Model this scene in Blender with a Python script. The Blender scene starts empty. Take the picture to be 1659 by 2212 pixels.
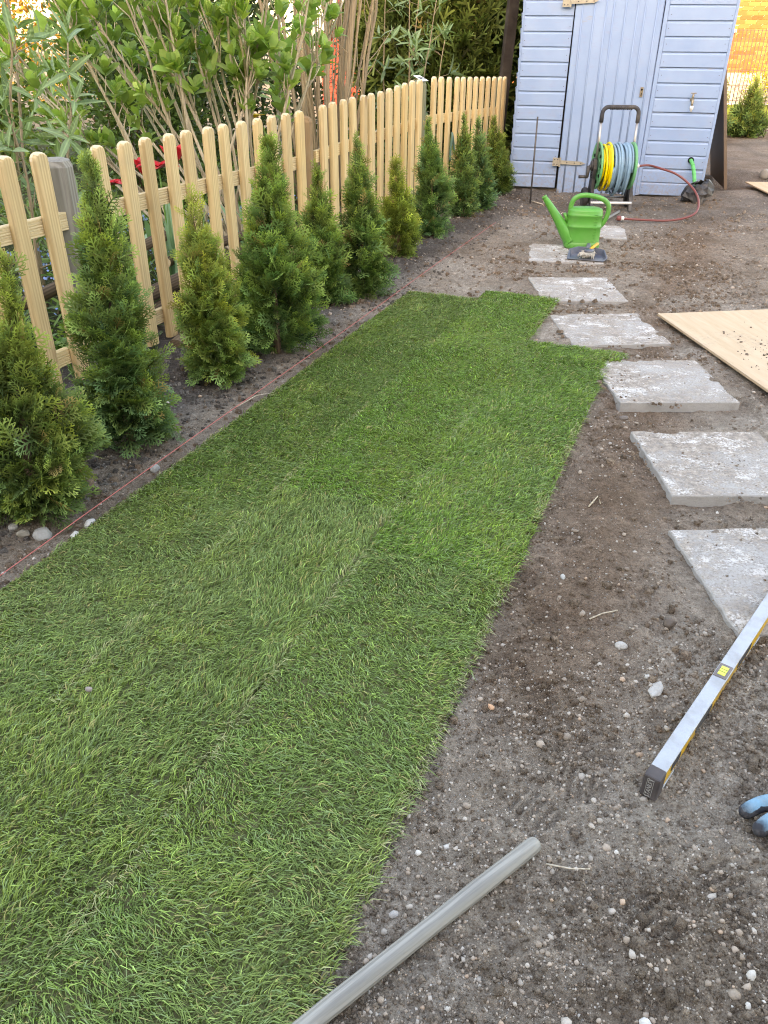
import bpy, math, random
import numpy as np
from mathutils import Vector, Matrix, Euler

R = math.radians
rng = np.random.default_rng(7)
random.seed(7)
scene = bpy.context.scene
COL = scene.collection

# ------------------------------------------------------------------ camera, sky, sun, exposure
CAM_H = 1.3
cd = bpy.data.cameras.new('camera')
cam = bpy.data.objects.new('camera', cd)
COL.objects.link(cam)
cam.matrix_world = (Matrix.Translation((0, 0, CAM_H)) @ Matrix.Rotation(R(90 - 31.35), 4, 'X')
                    @ Matrix.Rotation(R(0.5), 4, 'Z'))
cd.sensor_fit = 'VERTICAL'
cd.sensor_height = 24.0
cd.lens = 24.0 * 1700 / 2212
cd.clip_start = 0.02
cd.clip_end = 400
scene.camera = cam

SUN_EL, SUN_AZ = 19.5, 188.0        # low evening sun behind the camera; the house behind shades the garden
w = bpy.data.worlds.new('World')
scene.world = w
w.use_nodes = True
nt = w.node_tree
sky = nt.nodes.new('ShaderNodeTexSky')
sky.sky_type = 'NISHITA'
sky.sun_disc = False
sky.sun_elevation = R(SUN_EL)
sky.sun_rotation = R(SUN_AZ)
sky.air_density = 1.0
sky.dust_density = 1.5
sky.ozone_density = 1.0
nt.links.new(sky.outputs[0], nt.nodes['Background'].inputs[0])
nt.nodes['Background'].inputs[1].default_value = 0.15

sl = bpy.data.lights.new('sun', 'SUN')
sl.energy = 2.0
sl.angle = R(0.6)
sl.color = (1.0, 0.86, 0.68)
so = bpy.data.objects.new('sun', sl)
COL.objects.link(so)
_az = R(SUN_AZ)
sdir = Vector((math.sin(_az) * math.cos(R(SUN_EL)), math.cos(_az) * math.cos(R(SUN_EL)), math.sin(R(SUN_EL))))
so.rotation_euler = sdir.to_track_quat('Z', 'Y').to_euler()
so.location = (0, -10, 12)

scene.render.engine = 'CYCLES'
scene.cycles.use_denoising = True
scene.cycles.denoiser = 'OPENIMAGEDENOISE'
scene.cycles.denoising_prefilter = 'NONE'
scene.cycles.denoising_input_passes = 'RGB_ALBEDO_NORMAL'
scene.cycles.use_light_tree = False
scene.cycles.filter_width = 1.1
vs = scene.view_settings
vs.view_transform = 'Standard'
vs.look = 'None'
vs.exposure = 3.25
vs.gamma = 1.0
vs.use_curve_mapping = False
vs.use_white_balance = True
vs.white_balance_temperature = 9500
vs.white_balance_tint = 18

# ------------------------------------------------------------------ helpers
def props(o, label=None, cat=None, group=None, kind=None):
    if label: o['label'] = label
    if cat: o['category'] = cat
    if group: o['group'] = group
    if kind: o['kind'] = kind
    return o

def empty(name, loc=(0, 0, 0), rz=0.0, label=None, cat=None, group=None):
    o = bpy.data.objects.new(name, None)
    o.empty_display_size = 0.1
    COL.objects.link(o)
    o.location = loc
    o.rotation_euler = (0, 0, rz)
    return props(o, label, cat, group)

def link(name, me, parent=None, loc=None, rot=None):
    o = bpy.data.objects.new(name, me)
    COL.objects.link(o)
    if parent is not None: o.parent = parent
    if loc is not None: o.location = loc
    if rot is not None: o.rotation_euler = rot
    return o

class MB:
    """collects faces of one mesh object"""
    def __init__(s): s.V = []; s.F = []; s.I = []; s.mi = 0
    def add(s, V, F):
        b = len(s.V)
        s.V += [tuple(v) for v in V]
        s.F += [tuple(b + i for i in f) for f in F]
        s.I += [s.mi] * len(F)
    def box(s, c, d, rot=None):
        x, y, z = d[0] / 2, d[1] / 2, d[2] / 2
        P = [Vector(p) for p in ((-x,-y,-z),(x,-y,-z),(x,y,-z),(-x,y,-z),(-x,-y,z),(x,-y,z),(x,y,z),(-x,y,z))]
        if rot is not None:
            m = rot if isinstance(rot, Matrix) else Euler(rot).to_matrix()
            P = [m @ p for p in P]
        c = Vector(c)
        s.add([p + c for p in P], [(0,3,2,1),(4,5,6,7),(0,1,5,4),(1,2,6,5),(2,3,7,6),(3,0,4,7)])
        return s
    def loft(s, rings, cap=True, closed=True):
        n = len(rings[0]); V = []; F = []
        for r in rings: V += list(r)
        for i in range(len(rings) - 1):
            for j in range(n if closed else n - 1):
                k = (j + 1) % n
                F.append((i*n+j, i*n+k, (i+1)*n+k, (i+1)*n+j))
        if cap:
            F.append(tuple(reversed(range(n))))
            F.append(tuple(range((len(rings)-1)*n, len(rings)*n)))
        s.add(V, F)
        return s
    def tube(s, pts, r, n=8, cap=True, flat=1.0):
        pts = [Vector(p) for p in pts]
        rr = r if isinstance(r, (list, tuple)) else [r] * len(pts)
        up = None; rings = []
        for i, p in enumerate(pts):
            t = (pts[min(i+1, len(pts)-1)] - pts[max(i-1, 0)]).normalized()
            if up is None:
                up = Vector((0,0,1)) if abs(t.z) < .9 else Vector((1,0,0))
            a = t.cross(up)
            if a.length < 1e-5: a = t.orthogonal()
            a.normalize(); b = a.cross(t).normalized(); up = b
            rings.append([p + (a*math.cos(2*math.pi*k/n) + b*flat*math.sin(2*math.pi*k/n)) * rr[i] for k in range(n)])
        return s.loft(rings, cap)
    def lathe(s, prof, c=(0,0,0), axis='Z', n=20, cap=True):
        rings = []
        for r, h in prof:
            ring = []
            for k in range(n):
                a = 2*math.pi*k/n; u, v = r*math.cos(a), r*math.sin(a)
                p = (u, v, h) if axis == 'Z' else ((h, u, v) if axis == 'X' else (v, h, u))
                ring.append(Vector(p) + Vector(c))
            rings.append(ring)
        return s.loft(rings, cap)
    def prism(s, poly, y0, y1):
        n = len(poly)
        V = [(x, y0, z) for x, z in poly] + [(x, y1, z) for x, z in poly]
        F = [tuple(range(n)), tuple(reversed(range(n, 2*n)))]
        F += [((i+1) % n, i, n+i, n+(i+1) % n) for i in range(n)]
        s.add(V, F)
        return s
    def mesh(s, name, mats, smooth=False):
        me = bpy.data.meshes.new(name)
        me.from_pydata(s.V, [], s.F)
        for m in (mats if isinstance(mats, (list, tuple)) else [mats]): me.materials.append(m)
        if any(s.I): me.polygons.foreach_set('material_index', s.I)
        if smooth: me.polygons.foreach_set('use_smooth', [True] * len(me.polygons))
        me.update()
        return me
    def build(s, name, mats, parent=None, smooth=False, loc=None, rot=None, bevel=0, seg=2, subsurf=0):
        o = link(name, s.mesh(name, mats, smooth), parent, loc, rot)
        if bevel:
            b = o.modifiers.new('bevel', 'BEVEL'); b.width = bevel; b.segments = seg; b.limit_method = 'ANGLE'
            b.angle_limit = R(40)
        if subsurf:
            m = o.modifiers.new('sub', 'SUBSURF'); m.levels = subsurf; m.render_levels = subsurf
        return o

def bulk(name, V, F, mat, parent=None, col=None, smooth=False):
    """large mesh from numpy arrays; F is an (n,3) or (n,4) array or a list of such arrays"""
    V = np.asarray(V, np.float32).reshape(-1, 3)
    Fs = F if isinstance(F, list) else [F]
    me = bpy.data.meshes.new(name)
    me.vertices.add(len(V)); me.vertices.foreach_set('co', V.ravel())
    idx = np.concatenate([f.ravel() for f in Fs]).astype(np.int32)
    cnt = np.concatenate([np.full(len(f), f.shape[1]) for f in Fs]).astype(np.int32)
    st = np.concatenate([[0], np.cumsum(cnt)[:-1]]).astype(np.int32)
    me.loops.add(len(idx)); me.loops.foreach_set('vertex_index', idx)
    me.polygons.add(len(cnt)); me.polygons.foreach_set('loop_start', st)
    if smooth: me.polygons.foreach_set('use_smooth', np.ones(len(cnt), bool))
    me.update(calc_edges=True)
    if col is not None:
        c = np.ones((len(V), 4), np.float32); c[:, :3] = col
        a = me.attributes.new('Col', 'FLOAT_COLOR', 'POINT'); a.data.foreach_set('color', c.ravel())
    me.materials.append(mat)
    return link(name, me, parent)

def _hash(i, j, s):
    h = (i.astype(np.int64) * 374761393 + j.astype(np.int64) * 668265263 + s * 974634777) & 0xffffffff
    h = ((h ^ (h >> 13)) * 1274126177) & 0xffffffff
    return ((h ^ (h >> 16)) & 0xffff) / 65535.0

def vn(x, y, s=0):
    x = np.asarray(x, float); y = np.asarray(y, float)
    i = np.floor(x); j = np.floor(y); u = x - i; v = y - j
    u = u*u*(3-2*u); v = v*v*(3-2*v)
    a = _hash(i, j, s); b = _hash(i+1, j, s); c = _hash(i, j+1, s); d = _hash(i+1, j+1, s)
    return (a*(1-u)+b*u)*(1-v) + (c*(1-u)+d*u)*v

def fbm(x, y, s=0, o=4):
    t = 0; a = .5; n = 0
    for k in range(o):
        t = t + a*vn(x, y, s+k); n += a; a *= .5; x = np.asarray(x)*2.03; y = np.asarray(y)*2.03
    return t / n

def sstep(a, b, x):
    t = np.clip((x-a)/(b-a), 0, 1); return t*t*(3-2*t)

# ------------------------------------------------------------------ materials
class Mat:
    def __init__(s, name, rough=.6, spec=.3):
        s.m = bpy.data.materials.new(name); s.m.use_nodes = True
        s.t = s.m.node_tree; s.b = s.t.nodes['Principled BSDF']; s.out = s.t.nodes['Material Output']
        s.b.inputs['Roughness'].default_value = rough
        s.b.inputs['Specular IOR Level'].default_value = spec
    def n(s, typ, **kw):
        nd = s.t.nodes.new(typ)
        for k, v in kw.items(): setattr(nd, k, v)
        return nd
    def l(s, a, b): s.t.links.new(a, b)
    def coord(s, scale=(1,1,1), rand=False, kind='Object'):
        tc = s.n('ShaderNodeTexCoord'); mp = s.n('ShaderNodeMapping'); mp.inputs['Scale'].default_value = scale
        src = tc.outputs[kind]
        if rand:
            oi = s.n('ShaderNodeObjectInfo'); ad = s.n('ShaderNodeVectorMath', operation='MULTIPLY_ADD')
            cb = s.n('ShaderNodeCombineXYZ')
            for k in range(3): s.l(oi.outputs['Random'], cb.inputs[k])
            s.l(cb.outputs[0], ad.inputs[0]); ad.inputs[1].default_value = (7.3, 5.1, 9.7); s.l(src, ad.inputs[2])
            src = ad.outputs[0]
        s.l(src, mp.inputs[0]); return mp.outputs[0]
    def noise(s, co, scale, detail=4, rough=.55, dist=0):
        nd = s.n('ShaderNodeTexNoise'); s.l(co, nd.inputs['Vector'])
        nd.inputs['Scale'].default_value = scale; nd.inputs['Detail'].default_value = detail
        nd.inputs['Roughness'].default_value = rough; nd.inputs['Distortion'].default_value = dist
        return nd.outputs['Fac']
    def voro(s, co, scale, feature='F1', out='Distance'):
        nd = s.n('ShaderNodeTexVoronoi', feature=feature); s.l(co, nd.inputs['Vector']); nd.inputs['Scale'].default_value = scale
        return nd.outputs[out]
    def ramp(s, fac, stops, interp='LINEAR'):
        nd = s.n('ShaderNodeValToRGB'); s.l(fac, nd.inputs[0]); e = nd.color_ramp.elements; nd.color_ramp.interpolation = interp
        while len(e) < len(stops): e.new(.5)
        for k, (p, c) in enumerate(stops):
            e[k].position = p
            e[k].color = (c, c, c, 1) if isinstance(c, (int, float)) else (*c, 1)
        return nd.outputs[0]
    def mix(s, fac, a, b, mode='MIX'):
        nd = s.n('ShaderNodeMix', data_type='RGBA', blend_type=mode)
        for sock, v in ((nd.inputs[0], fac), (nd.inputs[6], a), (nd.inputs[7], b)):
            if isinstance(v, bpy.types.NodeSocket): s.l(v, sock)
            elif isinstance(v, (int, float)): sock.default_value = v
            else: sock.default_value = (*v, 1)
        return nd.outputs[2]
    def math(s, op, a, b=0.0):
        nd = s.n('ShaderNodeMath', operation=op)
        for sock, v in ((nd.inputs[0], a), (nd.inputs[1], b)):
            if isinstance(v, bpy.types.NodeSocket): s.l(v, sock)
            else: sock.default_value = v
        return nd.outputs[0]
    def attr(s, name='Col'):
        nd = s.n('ShaderNodeAttribute'); nd.attribute_name = name; return nd.outputs['Color']
    def rnd(s): return s.n('ShaderNodeObjectInfo').outputs['Random']
    def color(s, c):
        if isinstance(c, bpy.types.NodeSocket): s.l(c, s.b.inputs['Base Color'])
        else: s.b.inputs['Base Color'].default_value = (*c, 1)
        return s
    def bump(s, h, strength=.5, dist=.01):
        nd = s.n('ShaderNodeBump'); s.l(h, nd.inputs['Height'])
        nd.inputs['Strength'].default_value = strength; nd.inputs['Distance'].default_value = dist
        s.l(nd.outputs[0], s.b.inputs['Normal']); return s
    def translucent(s, col, fac=.3):
        tr = s.n('ShaderNodeBsdfTranslucent'); mx = s.n('ShaderNodeMixShader'); mx.inputs[0].default_value = fac
        if isinstance(col, bpy.types.NodeSocket): s.l(col, tr.inputs[0])
        else: tr.inputs[0].default_value = (*col, 1)
        s.l(s.b.outputs[0], mx.inputs[1]); s.l(tr.outputs[0], mx.inputs[2]); s.l(mx.outputs[0], s.out.inputs[0]); return s

def plain(name, c, rough=.5, spec=.4, metal=0, dirt=.25, scale=30, dirtcol=(.25,.21,.17), bump=.15):
    m = Mat(name, rough, spec); co = m.coord()
    n = m.noise(co, scale, 5, .6); n2 = m.noise(co, scale*.13, 4, .6)
    f = m.ramp(n2, [(.45, 0.0), (.75, dirt)])
    g = m.mix(m.ramp(n, [(.3, .18), (.7, 0.0)]), c, [x*.6 for x in c])
    m.color(m.mix(f, g, dirtcol)); m.b.inputs['Metallic'].default_value = metal
    m.bump(n, bump, .002)
    return m.m

def wood(name, light, dark, axis='Z', rough=.6, grain=70, knots=True, weather=None):
    m = Mat(name, rough, .25)
    sc = {'Z': (1, 1, .035), 'X': (.035, 1, 1), 'Y': (1, .035, 1)}[axis]
    co = m.coord(sc, rand=True); co1 = m.coord((1, 1, 1), rand=True)
    fine = m.noise(co, grain*2.2, 5, .65, .3); wide = m.noise(co, grain*.35, 3, .5, 1.2)
    wv = m.n('ShaderNodeTexWave', wave_type='RINGS', rings_direction=axis); m.l(co, wv.inputs[0])
    wv.inputs['Scale'].default_value = grain*.42; wv.inputs['Distortion'].default_value = 2.2; wv.inputs['Detail'].default_value = 3
    c = m.mix(m.ramp(wv.outputs['Fac'], [(.2, 0.0), (.85, .7)]), light, dark)
    c = m.mix(m.ramp(fine, [(.33, .38), (.55, 0.0)]), c, [x*.62 for x in dark])
    c = m.mix(m.ramp(wide, [(.4, 0.0), (.75, .5)]), c, [light[0]*1.05, light[1]*1.04, light[2]*.98])
    rv = m.rnd()
    c = m.mix(1.0, c, m.ramp(rv, [(0, (.82,.78,.74)), (.5, (1,1,1)), (1, (1.0,.95,.83))]), 'MULTIPLY')
    if knots:
        ks = {'Z': (1, 1, .22), 'X': (.22, 1, 1), 'Y': (1, .22, 1)}[axis]
        ck = m.coord(ks, rand=True)
        k = m.ramp(m.voro(ck, 9), [(.05, 1.0), (.14, 0.0)])
        c = m.mix(m.math('MULTIPLY', k, .8), c, (.16,.075,.03))
    st = m.ramp(m.noise(co1, 5, 5, .65), [(.55, 0.0), (.8, .4)])
    c = m.mix(st, c, weather or (.33,.27,.18))
    m.color(c)
    m.bump(m.math('ADD', fine, m.math('MULTIPLY', wv.outputs['Fac'], .8)), .3, .0015)
    return m.m

def foliage_mat(name, rough=.5, trans=.3, spec=.25, sat=1.0):
    m = Mat(name, rough, spec); c = m.attr('Col')
    co = m.coord()
    v = m.mix(m.ramp(m.noise(co, 35, 3), [(.35, .35), (.65, 0.0)]), c, m.mix(1.0, c, (.55,.6,.5), 'MULTIPLY'))
    m.color(v); m.translucent(m.mix(1.0, v, (1.15,1.2,.6), 'MULTIPLY'), trans)
    return m.m

def leaf_mat(name, c1, c2, trans=.35, rough=.42):
    m = Mat(name, rough, .35); co = m.coord()
    c = m.mix(m.rnd(), c1, c2)
    n = m.noise(co, 6, 4)
    c = m.mix(m.ramp(n, [(.4, .35), (.65, 0.0)]), c, m.mix(1.0, c, (.6,.7,.5), 'MULTIPLY'))
    tc = m.n('ShaderNodeTexCoord'); sp = m.n('ShaderNodeSeparateXYZ'); m.l(tc.outputs['Object'], sp.inputs[0])
    mid = m.ramp(m.math('ABSOLUTE', sp.outputs[0]), [(.008, .55), (.03, 0.0)])
    c = m.mix(mid, c, [min(1, x*1.9+.05) for x in c1])
    wv = m.n('ShaderNodeTexWave', bands_direction='DIAGONAL'); m.l(tc.outputs['Object'], wv.inputs[0]); wv.inputs['Scale'].default_value = 4.5
    m.color(c); m.bump(wv.outputs['Fac'], .25, .02); m.translucent(m.mix(1.0, c, (1.2,1.25,.5), 'MULTIPLY'), trans)
    return m.m

def soil_mat():
    m = Mat('soil', .95, .1); co = m.coord(); c = m.attr('Col')
    a = m.noise(co, 2.2, 6, .62); b = m.noise(co, 28, 8, .68); d = m.noise(co, 190, 6, .7)
    c = m.mix(m.ramp(a, [(.38, .65), (.58, 0.0)]), c, m.mix(1.0, c, (.62,.56,.50), 'MULTIPLY'))
    c = m.mix(m.ramp(b, [(.47, 0.0), (.66, .85)]), c, m.mix(1.0, c, (1.55,1.55,1.55), 'MULTIPLY'))
    c = m.mix(m.ramp(d, [(.3, .75), (.58, 0.0)]), c, m.mix(1.0, c, (.40,.36,.33), 'MULTIPLY'))
    cl = m.noise(co, 75, 5, .75); c = m.mix(m.ramp(cl, [(.36, .7), (.5, 0.0)]), c, m.mix(1.0, c, (.55,.5,.46), 'MULTIPLY'))
    v = m.n('ShaderNodeTexVoronoi'); m.l(co, v.inputs[0]); v.inputs['Scale'].default_value = 95
    sp = m.ramp(v.outputs['Distance'], [(.16, 1.0), (.3, 0.0)])
    sc = m.n('ShaderNodeSeparateColor'); m.l(v.outputs['Color'], sc.inputs[0])
    pk = m.math('MULTIPLY', sp, m.ramp(sc.outputs[0], [(.80, 0.0), (.86, .75)]))
    c = m.mix(pk, c, (.50,.47,.43))
    m.color(c)
    h = m.math('ADD', m.math('ADD', m.math('MULTIPLY', b, 1.3), m.math('MULTIPLY', cl, .7)), m.math('ADD', m.math('MULTIPLY', d, .8), m.math('MULTIPLY', pk, .5)))
    m.bump(h, 1.0, .018)
    return m.m

def stone_mat(name, attr=True, col=(.4,.38,.35)):
    m = Mat(name, .85, .25); co = m.coord()
    c = m.attr('Col') if attr else col
    n = m.noise(co, 60, 6, .65)
    c = m.mix(m.ramp(n, [(.35, .4), (.6, 0.0)]), c, m.mix(1.0, c, (.6,.56,.5), 'MULTIPLY'))
    m.color(c); m.bump(n, .4, .004)
    return m.m

def slab_mat():
    m = Mat('slab_concrete', .9, .15); co = m.coord(rand=True)
    big = m.noise(co, 3.2, 6, .68, .6); mid = m.noise(co, 14, 6, .65); fine = m.noise(co, 160, 5, .7)
    st = m.coord((1, 1.9, 1), rand=True); streak = m.noise(st, 6, 8, .75, 1.0)
    c = m.mix(m.ramp(fine, [(.3, .4), (.65, 0.0)]), (.44,.42,.395), (.32,.305,.285))
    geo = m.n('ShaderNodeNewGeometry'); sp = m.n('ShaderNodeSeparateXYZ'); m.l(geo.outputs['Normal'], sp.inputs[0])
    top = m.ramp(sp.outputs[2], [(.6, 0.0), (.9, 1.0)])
    hf = m.noise(co, 120, 6, .8); sp2 = m.noise(co, 42, 6, .75)
    def add3(a_, wa, b_, wb, c_, wc): return m.math('ADD', m.math('MULTIPLY', a_, wa), m.math('ADD', m.math('MULTIPLY', b_, wb), m.math('MULTIPLY', c_, wc)))
    dirt = m.ramp(add3(big, .5, streak, .25, sp2, .3), [(.44, 0.0), (.54, .92)])
    c2 = m.mix(dirt, c, m.mix(m.ramp(sp2, [(.40, 0.0), (.60, 1.0)]), (.20,.165,.135), (.44,.375,.31)))
    lime = m.ramp(add3(streak, .45, mid, .25, hf, .34), [(.54, 0.0), (.585, .85)])
    c2 = m.mix(lime, c2, (.66,.635,.60))
    c2 = m.mix(m.ramp(hf, [(.34, .85), (.48, 0.0)]), c2, (.18,.15,.125))
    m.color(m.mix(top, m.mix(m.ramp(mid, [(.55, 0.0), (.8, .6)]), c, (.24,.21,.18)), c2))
    m.bump(m.math('ADD', m.math('ADD', hf, sp2), m.math('MULTIPLY', dirt, .8)), .6, .005)
    return m.m

def painted_board():
    m = Mat('blue_paint', .48, .4); co = m.coord((.25, 1, 1), rand=True); c1 = m.coord(rand=True)
    g = m.noise(co, 45, 6, .6); big = m.noise(c1, 3, 5, .6)
    c = m.mix(m.ramp(big, [(.35, 0.0), (.7, 1.0)]), (.205,.305,.475), (.245,.345,.505))
    c = m.mix(m.ramp(g, [(.28, .45), (.45, 0.0)]), c, (.25,.29,.43))
    wear = m.math('MULTIPLY', m.ramp(m.noise(co, 22, 7, .7), [(.62, 0.0), (.70, .8)]), m.ramp(m.noise(c1, 2.2, 4), [(.5, 0.0), (.65, 1.0)]))
    c = m.mix(wear, c, (.30,.28,.25))
    spl = m.ramp(m.noise(c1, 1.4, 6, .7), [(.58, 0.0), (.8, .35)])
    c = m.mix(spl, c, (.30,.28,.27))
    geo = m.n('ShaderNodeNewGeometry'); sz = m.n('ShaderNodeSeparateXYZ'); m.l(geo.outputs['Position'], sz.inputs[0])
    mud = m.math('MULTIPLY', m.ramp(sz.outputs[2], [(.0, 1.0), (.42, 0.0)]), m.ramp(m.noise(c1, 38, 7, .75), [(.46, 0.0), (.62, 1.0)]))
    c = m.mix(m.math('MULTIPLY', mud, .65), c, (.27,.23,.19))
    m.color(c); m.bump(g, .25, .0015)
    return m.m

PAL = {}
PAL['soil'] = soil_mat()
PAL['stone'] = stone_mat('stone')
PAL['slab'] = slab_mat()
PAL['blue'] = painted_board()
PAL['picket'] = wood('pine_picket', (.65,.49,.275), (.46,.315,.15), 'Z')
PAL['rail'] = wood('pine_rail', (.70,.56,.35), (.53,.38,.20), 'X', knots=False)
PAL['cutwood'] = plain('end_grain', (.66,.53,.35), .7, .2, dirt=.2, scale=60)
PAL['greypost'] = wood('grey_post', (.26,.245,.215), (.13,.12,.10), 'Z', knots=True, weather=(.2,.2,.18))
PAL['brownpost'] = wood('brown_post', (.30,.19,.10), (.17,.10,.05), 'Z', knots=False)
PAL['greenpost'] = wood('green_post', (.20,.21,.14), (.11,.12,.08), 'Z', knots=False)
PAL['pole'] = wood('grey_pole', (.33,.335,.345), (.18,.182,.19), 'X', grain=120, knots=False, weather=(.30,.28,.25))
PAL['bark'] = wood('bark', (.15,.11,.08), (.06,.045,.035), 'X', rough=.9, grain=60, knots=False)
PAL['trunk'] = wood('trunk', (.16,.11,.075), (.07,.05,.035), 'Z', rough=.9, grain=60, knots=False)
PAL['twig'] = wood('pale_stem', (.62,.55,.44), (.40,.33,.25), 'Z', rough=.75, grain=60, knots=False)
PAL['tan'] = wood('tan_stem', (.36,.29,.20), (.20,.155,.10), 'Z', rough=.85, grain=60, knots=False, weather=(.2,.2,.13))
PAL['thuja'] = foliage_mat('thuja_leaf', .55, .25)
PAL['grass'] = foliage_mat('grass_blade', .5, .3, .2)
PAL['bush'] = foliage_mat('bush_leaf', .5, .35)
PAL['leafH'] = leaf_mat('bright_leaf', (.43,.57,.17), (.20,.35,.10))
PAL['leafB'] = leaf_mat('grey_leaf', (.17,.26,.12), (.24,.33,.20), .25, .6)
PAL['leafM'] = leaf_mat('mint_leaf', (.13,.30,.06), (.09,.2,.05))
PAL['iris'] = leaf_mat('iris_leaf', (.13,.25,.16), (.10,.2,.12), .2)
PAL['red'] = plain('tulip_petal', (.60,.015,.03), .4, .4, dirt=0)
PAL['yellow'] = plain('yellow_petal', (.85,.55,.02), .5, .3, dirt=0)
PAL['black'] = plain('black_plastic', (.025,.026,.03), .45, .4, dirt=.35)
PAL['rubber'] = plain('rubber', (.05,.05,.055), .8, .2, dirt=.5)
PAL['green'] = plain('green_plastic', (.07,.33,.05), .38, .45, dirt=.35, scale=18, bump=.05)
PAL['greend'] = plain('green_disc', (.10,.36,.16), .45, .4, dirt=.3)
PAL['hoseY'] = plain('yellow_hose', (.80,.62,.02), .4, .4, dirt=.25)
PAL['hoseB'] = plain('blue_hose', (.19,.33,.44), .4, .4, dirt=.3)
PAL['hoseR'] = plain('red_brown_hose', (.20,.05,.045), .45, .4, dirt=.25)
PAL['hoseG'] = plain('green_hose', (.06,.42,.12), .45, .4, dirt=.1)
PAL['steel'] = plain('steel_tube', (.42,.41,.40), .4, .5, metal=.7, dirt=.5)
PAL['iron'] = plain('iron_rod', (.09,.085,.085), .6, .4, metal=.5, dirt=.4)
PAL['alu'] = plain('aluminium', (.42,.45,.48), .5, .4, metal=.3, dirt=.75, scale=140, dirtcol=(.27,.26,.25))
PAL['lvyellow'] = plain('level_yellow', (.72,.40,.03), .5, .4, dirt=.6)
PAL['lvcap'] = plain('level_cap', (.07,.06,.06), .6, .3, dirt=.8, dirtcol=(.22,.19,.18))
PAL['vial'] = plain('vial_liquid', (.62,.68,.08), .15, .6, dirt=0)
PAL['whiteplastic'] = plain('white_plastic', (.72,.72,.70), .5, .4, dirt=.2)
PAL['hinge'] = plain('zinc_hinge', (.37,.34,.27), .6, .4, metal=.3, dirt=.5, scale=50)
PAL['brass'] = plain('dull_brass', (.30,.25,.17), .45, .5, metal=.6, dirt=.5)
PAL['dark'] = plain('dark_inside', (.012,.011,.01), .95, .05, dirt=0)
PAL['plyedge'] = plain('board_edge', (.45,.33,.2), .8, .2, dirt=.4)
PAL['rust'] = plain('rusty_sheet', (.20,.15,.11), .55, .35, metal=.3, dirt=.6, scale=12, dirtcol=(.14,.075,.045))
PAL['string'] = plain('red_string', (.50,.15,.135), .8, .1, dirt=0)
PAL['panblue'] = plain('slate_plastic', (.085,.10,.135), .5, .4, dirt=.6, dirtcol=(.33,.30,.27))
PAL['bristle'] = plain('bristle', (.50,.45,.37), .9, .1, dirt=.4, scale=90, dirtcol=(.2,.18,.15))
PAL['concrete'] = plain('footing', (.24,.22,.19), .9, .1, dirt=.7, scale=20)
PAL['print'] = plain('print_white', (.33,.32,.30), .7, .2, dirt=.3, scale=200)
PAL['mortar'] = plain('mortar', (.52,.45,.34), .9, .1, dirt=.2)
PAL['render'] = plain('pale_render', (.62,.58,.50), .9, .1, dirt=.2, scale=8)
PAL['roof'] = plain('roof_tile', (.16,.07,.05), .85, .15, dirt=.4)
PAL['glass'] = plain('window_glass', (.05,.06,.07), .08, .6, dirt=0, bump=0)
PAL['wire'] = plain('mesh_wire', (.06,.035,.03), .5, .4, dirt=0)
PAL['paving'] = plain('pale_paving', (.55,.52,.47), .9, .1, dirt=.3, scale=14)
PAL['redwall'] = plain('red_wall', (.32,.03,.018), .7, .2, dirt=.1, scale=10)

def brick_mat():
    m = Mat('brick', .9, .1); co = m.coord()
    c = m.ramp(m.rnd(), [(0, (.15,.05,.02)), (.35, (.24,.095,.035)), (.7, (.29,.125,.045)), (1, (.19,.065,.025))])
    n = m.noise(co, 40, 5, .6); m.color(m.mix(m.ramp(n, [(.35, .4), (.6, 0.0)]), c, (.18,.08,.035))); m.bump(n, .3, .004); return m.m
PAL['brick'] = brick_mat()
def brickwall_mat():
    m = Mat('brickwork', .9, .1); tc = m.n('ShaderNodeTexCoord'); b = m.n('ShaderNodeTexBrick')
    sp = m.n('ShaderNodeSeparateXYZ'); cb = m.n('ShaderNodeCombineXYZ'); m.l(tc.outputs['Object'], sp.inputs[0])
    m.l(sp.outputs[0], cb.inputs[0]); m.l(sp.outputs[2], cb.inputs[1]); m.l(cb.outputs[0], b.inputs['Vector'])
    b.inputs['Scale'].default_value = 1; b.inputs['Brick Width'].default_value = .25; b.inputs['Row Height'].default_value = .083
    b.inputs['Mortar Size'].default_value = .006
    b.inputs['Color1'].default_value = (.28,.12,.045,1); b.inputs['Color2'].default_value = (.22,.09,.033,1); b.inputs['Mortar'].default_value = (.45,.37,.25,1)
    m.color(b.outputs['Color']); m.bump(b.outputs['Fac'], -.4, .01); return m.m
PAL['brickwork'] = brickwall_mat()
def ply_mat():
    m = Mat('plywood', .7, .2); co = m.coord((1, .12, 1)); c1 = m.coord()
    g = m.noise(co, 30, 5, .6, .5)
    c = m.mix(m.ramp(g, [(.35, 0.0), (.7, 1.0)]), (.50,.365,.235), (.58,.44,.30))
    d = m.ramp(m.math('ADD', m.math('MULTIPLY', m.noise(c1, 3.5, 5, .65), .5), m.math('MULTIPLY', m.noise(c1, 70, 6, .75), .5)), [(.53, 0.0), (.64, .6)])
    m.color(m.mix(d, c, (.30,.24,.18))); m.bump(g, .15, .001); return m.m
PAL['ply'] = ply_mat()
def turf_mat():
    m = Mat('turf_soil', .95, .1); co = m.coord(); n = m.noise(co, 60, 6, .7)
    m.color(m.mix(m.ramp(n, [(.35, 0.0), (.7, 1.0)]), (.10,.12,.045), (.19,.17,.09))); m.bump(n, .8, .01); return m.m
PAL['turf'] = turf_mat()
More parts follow.
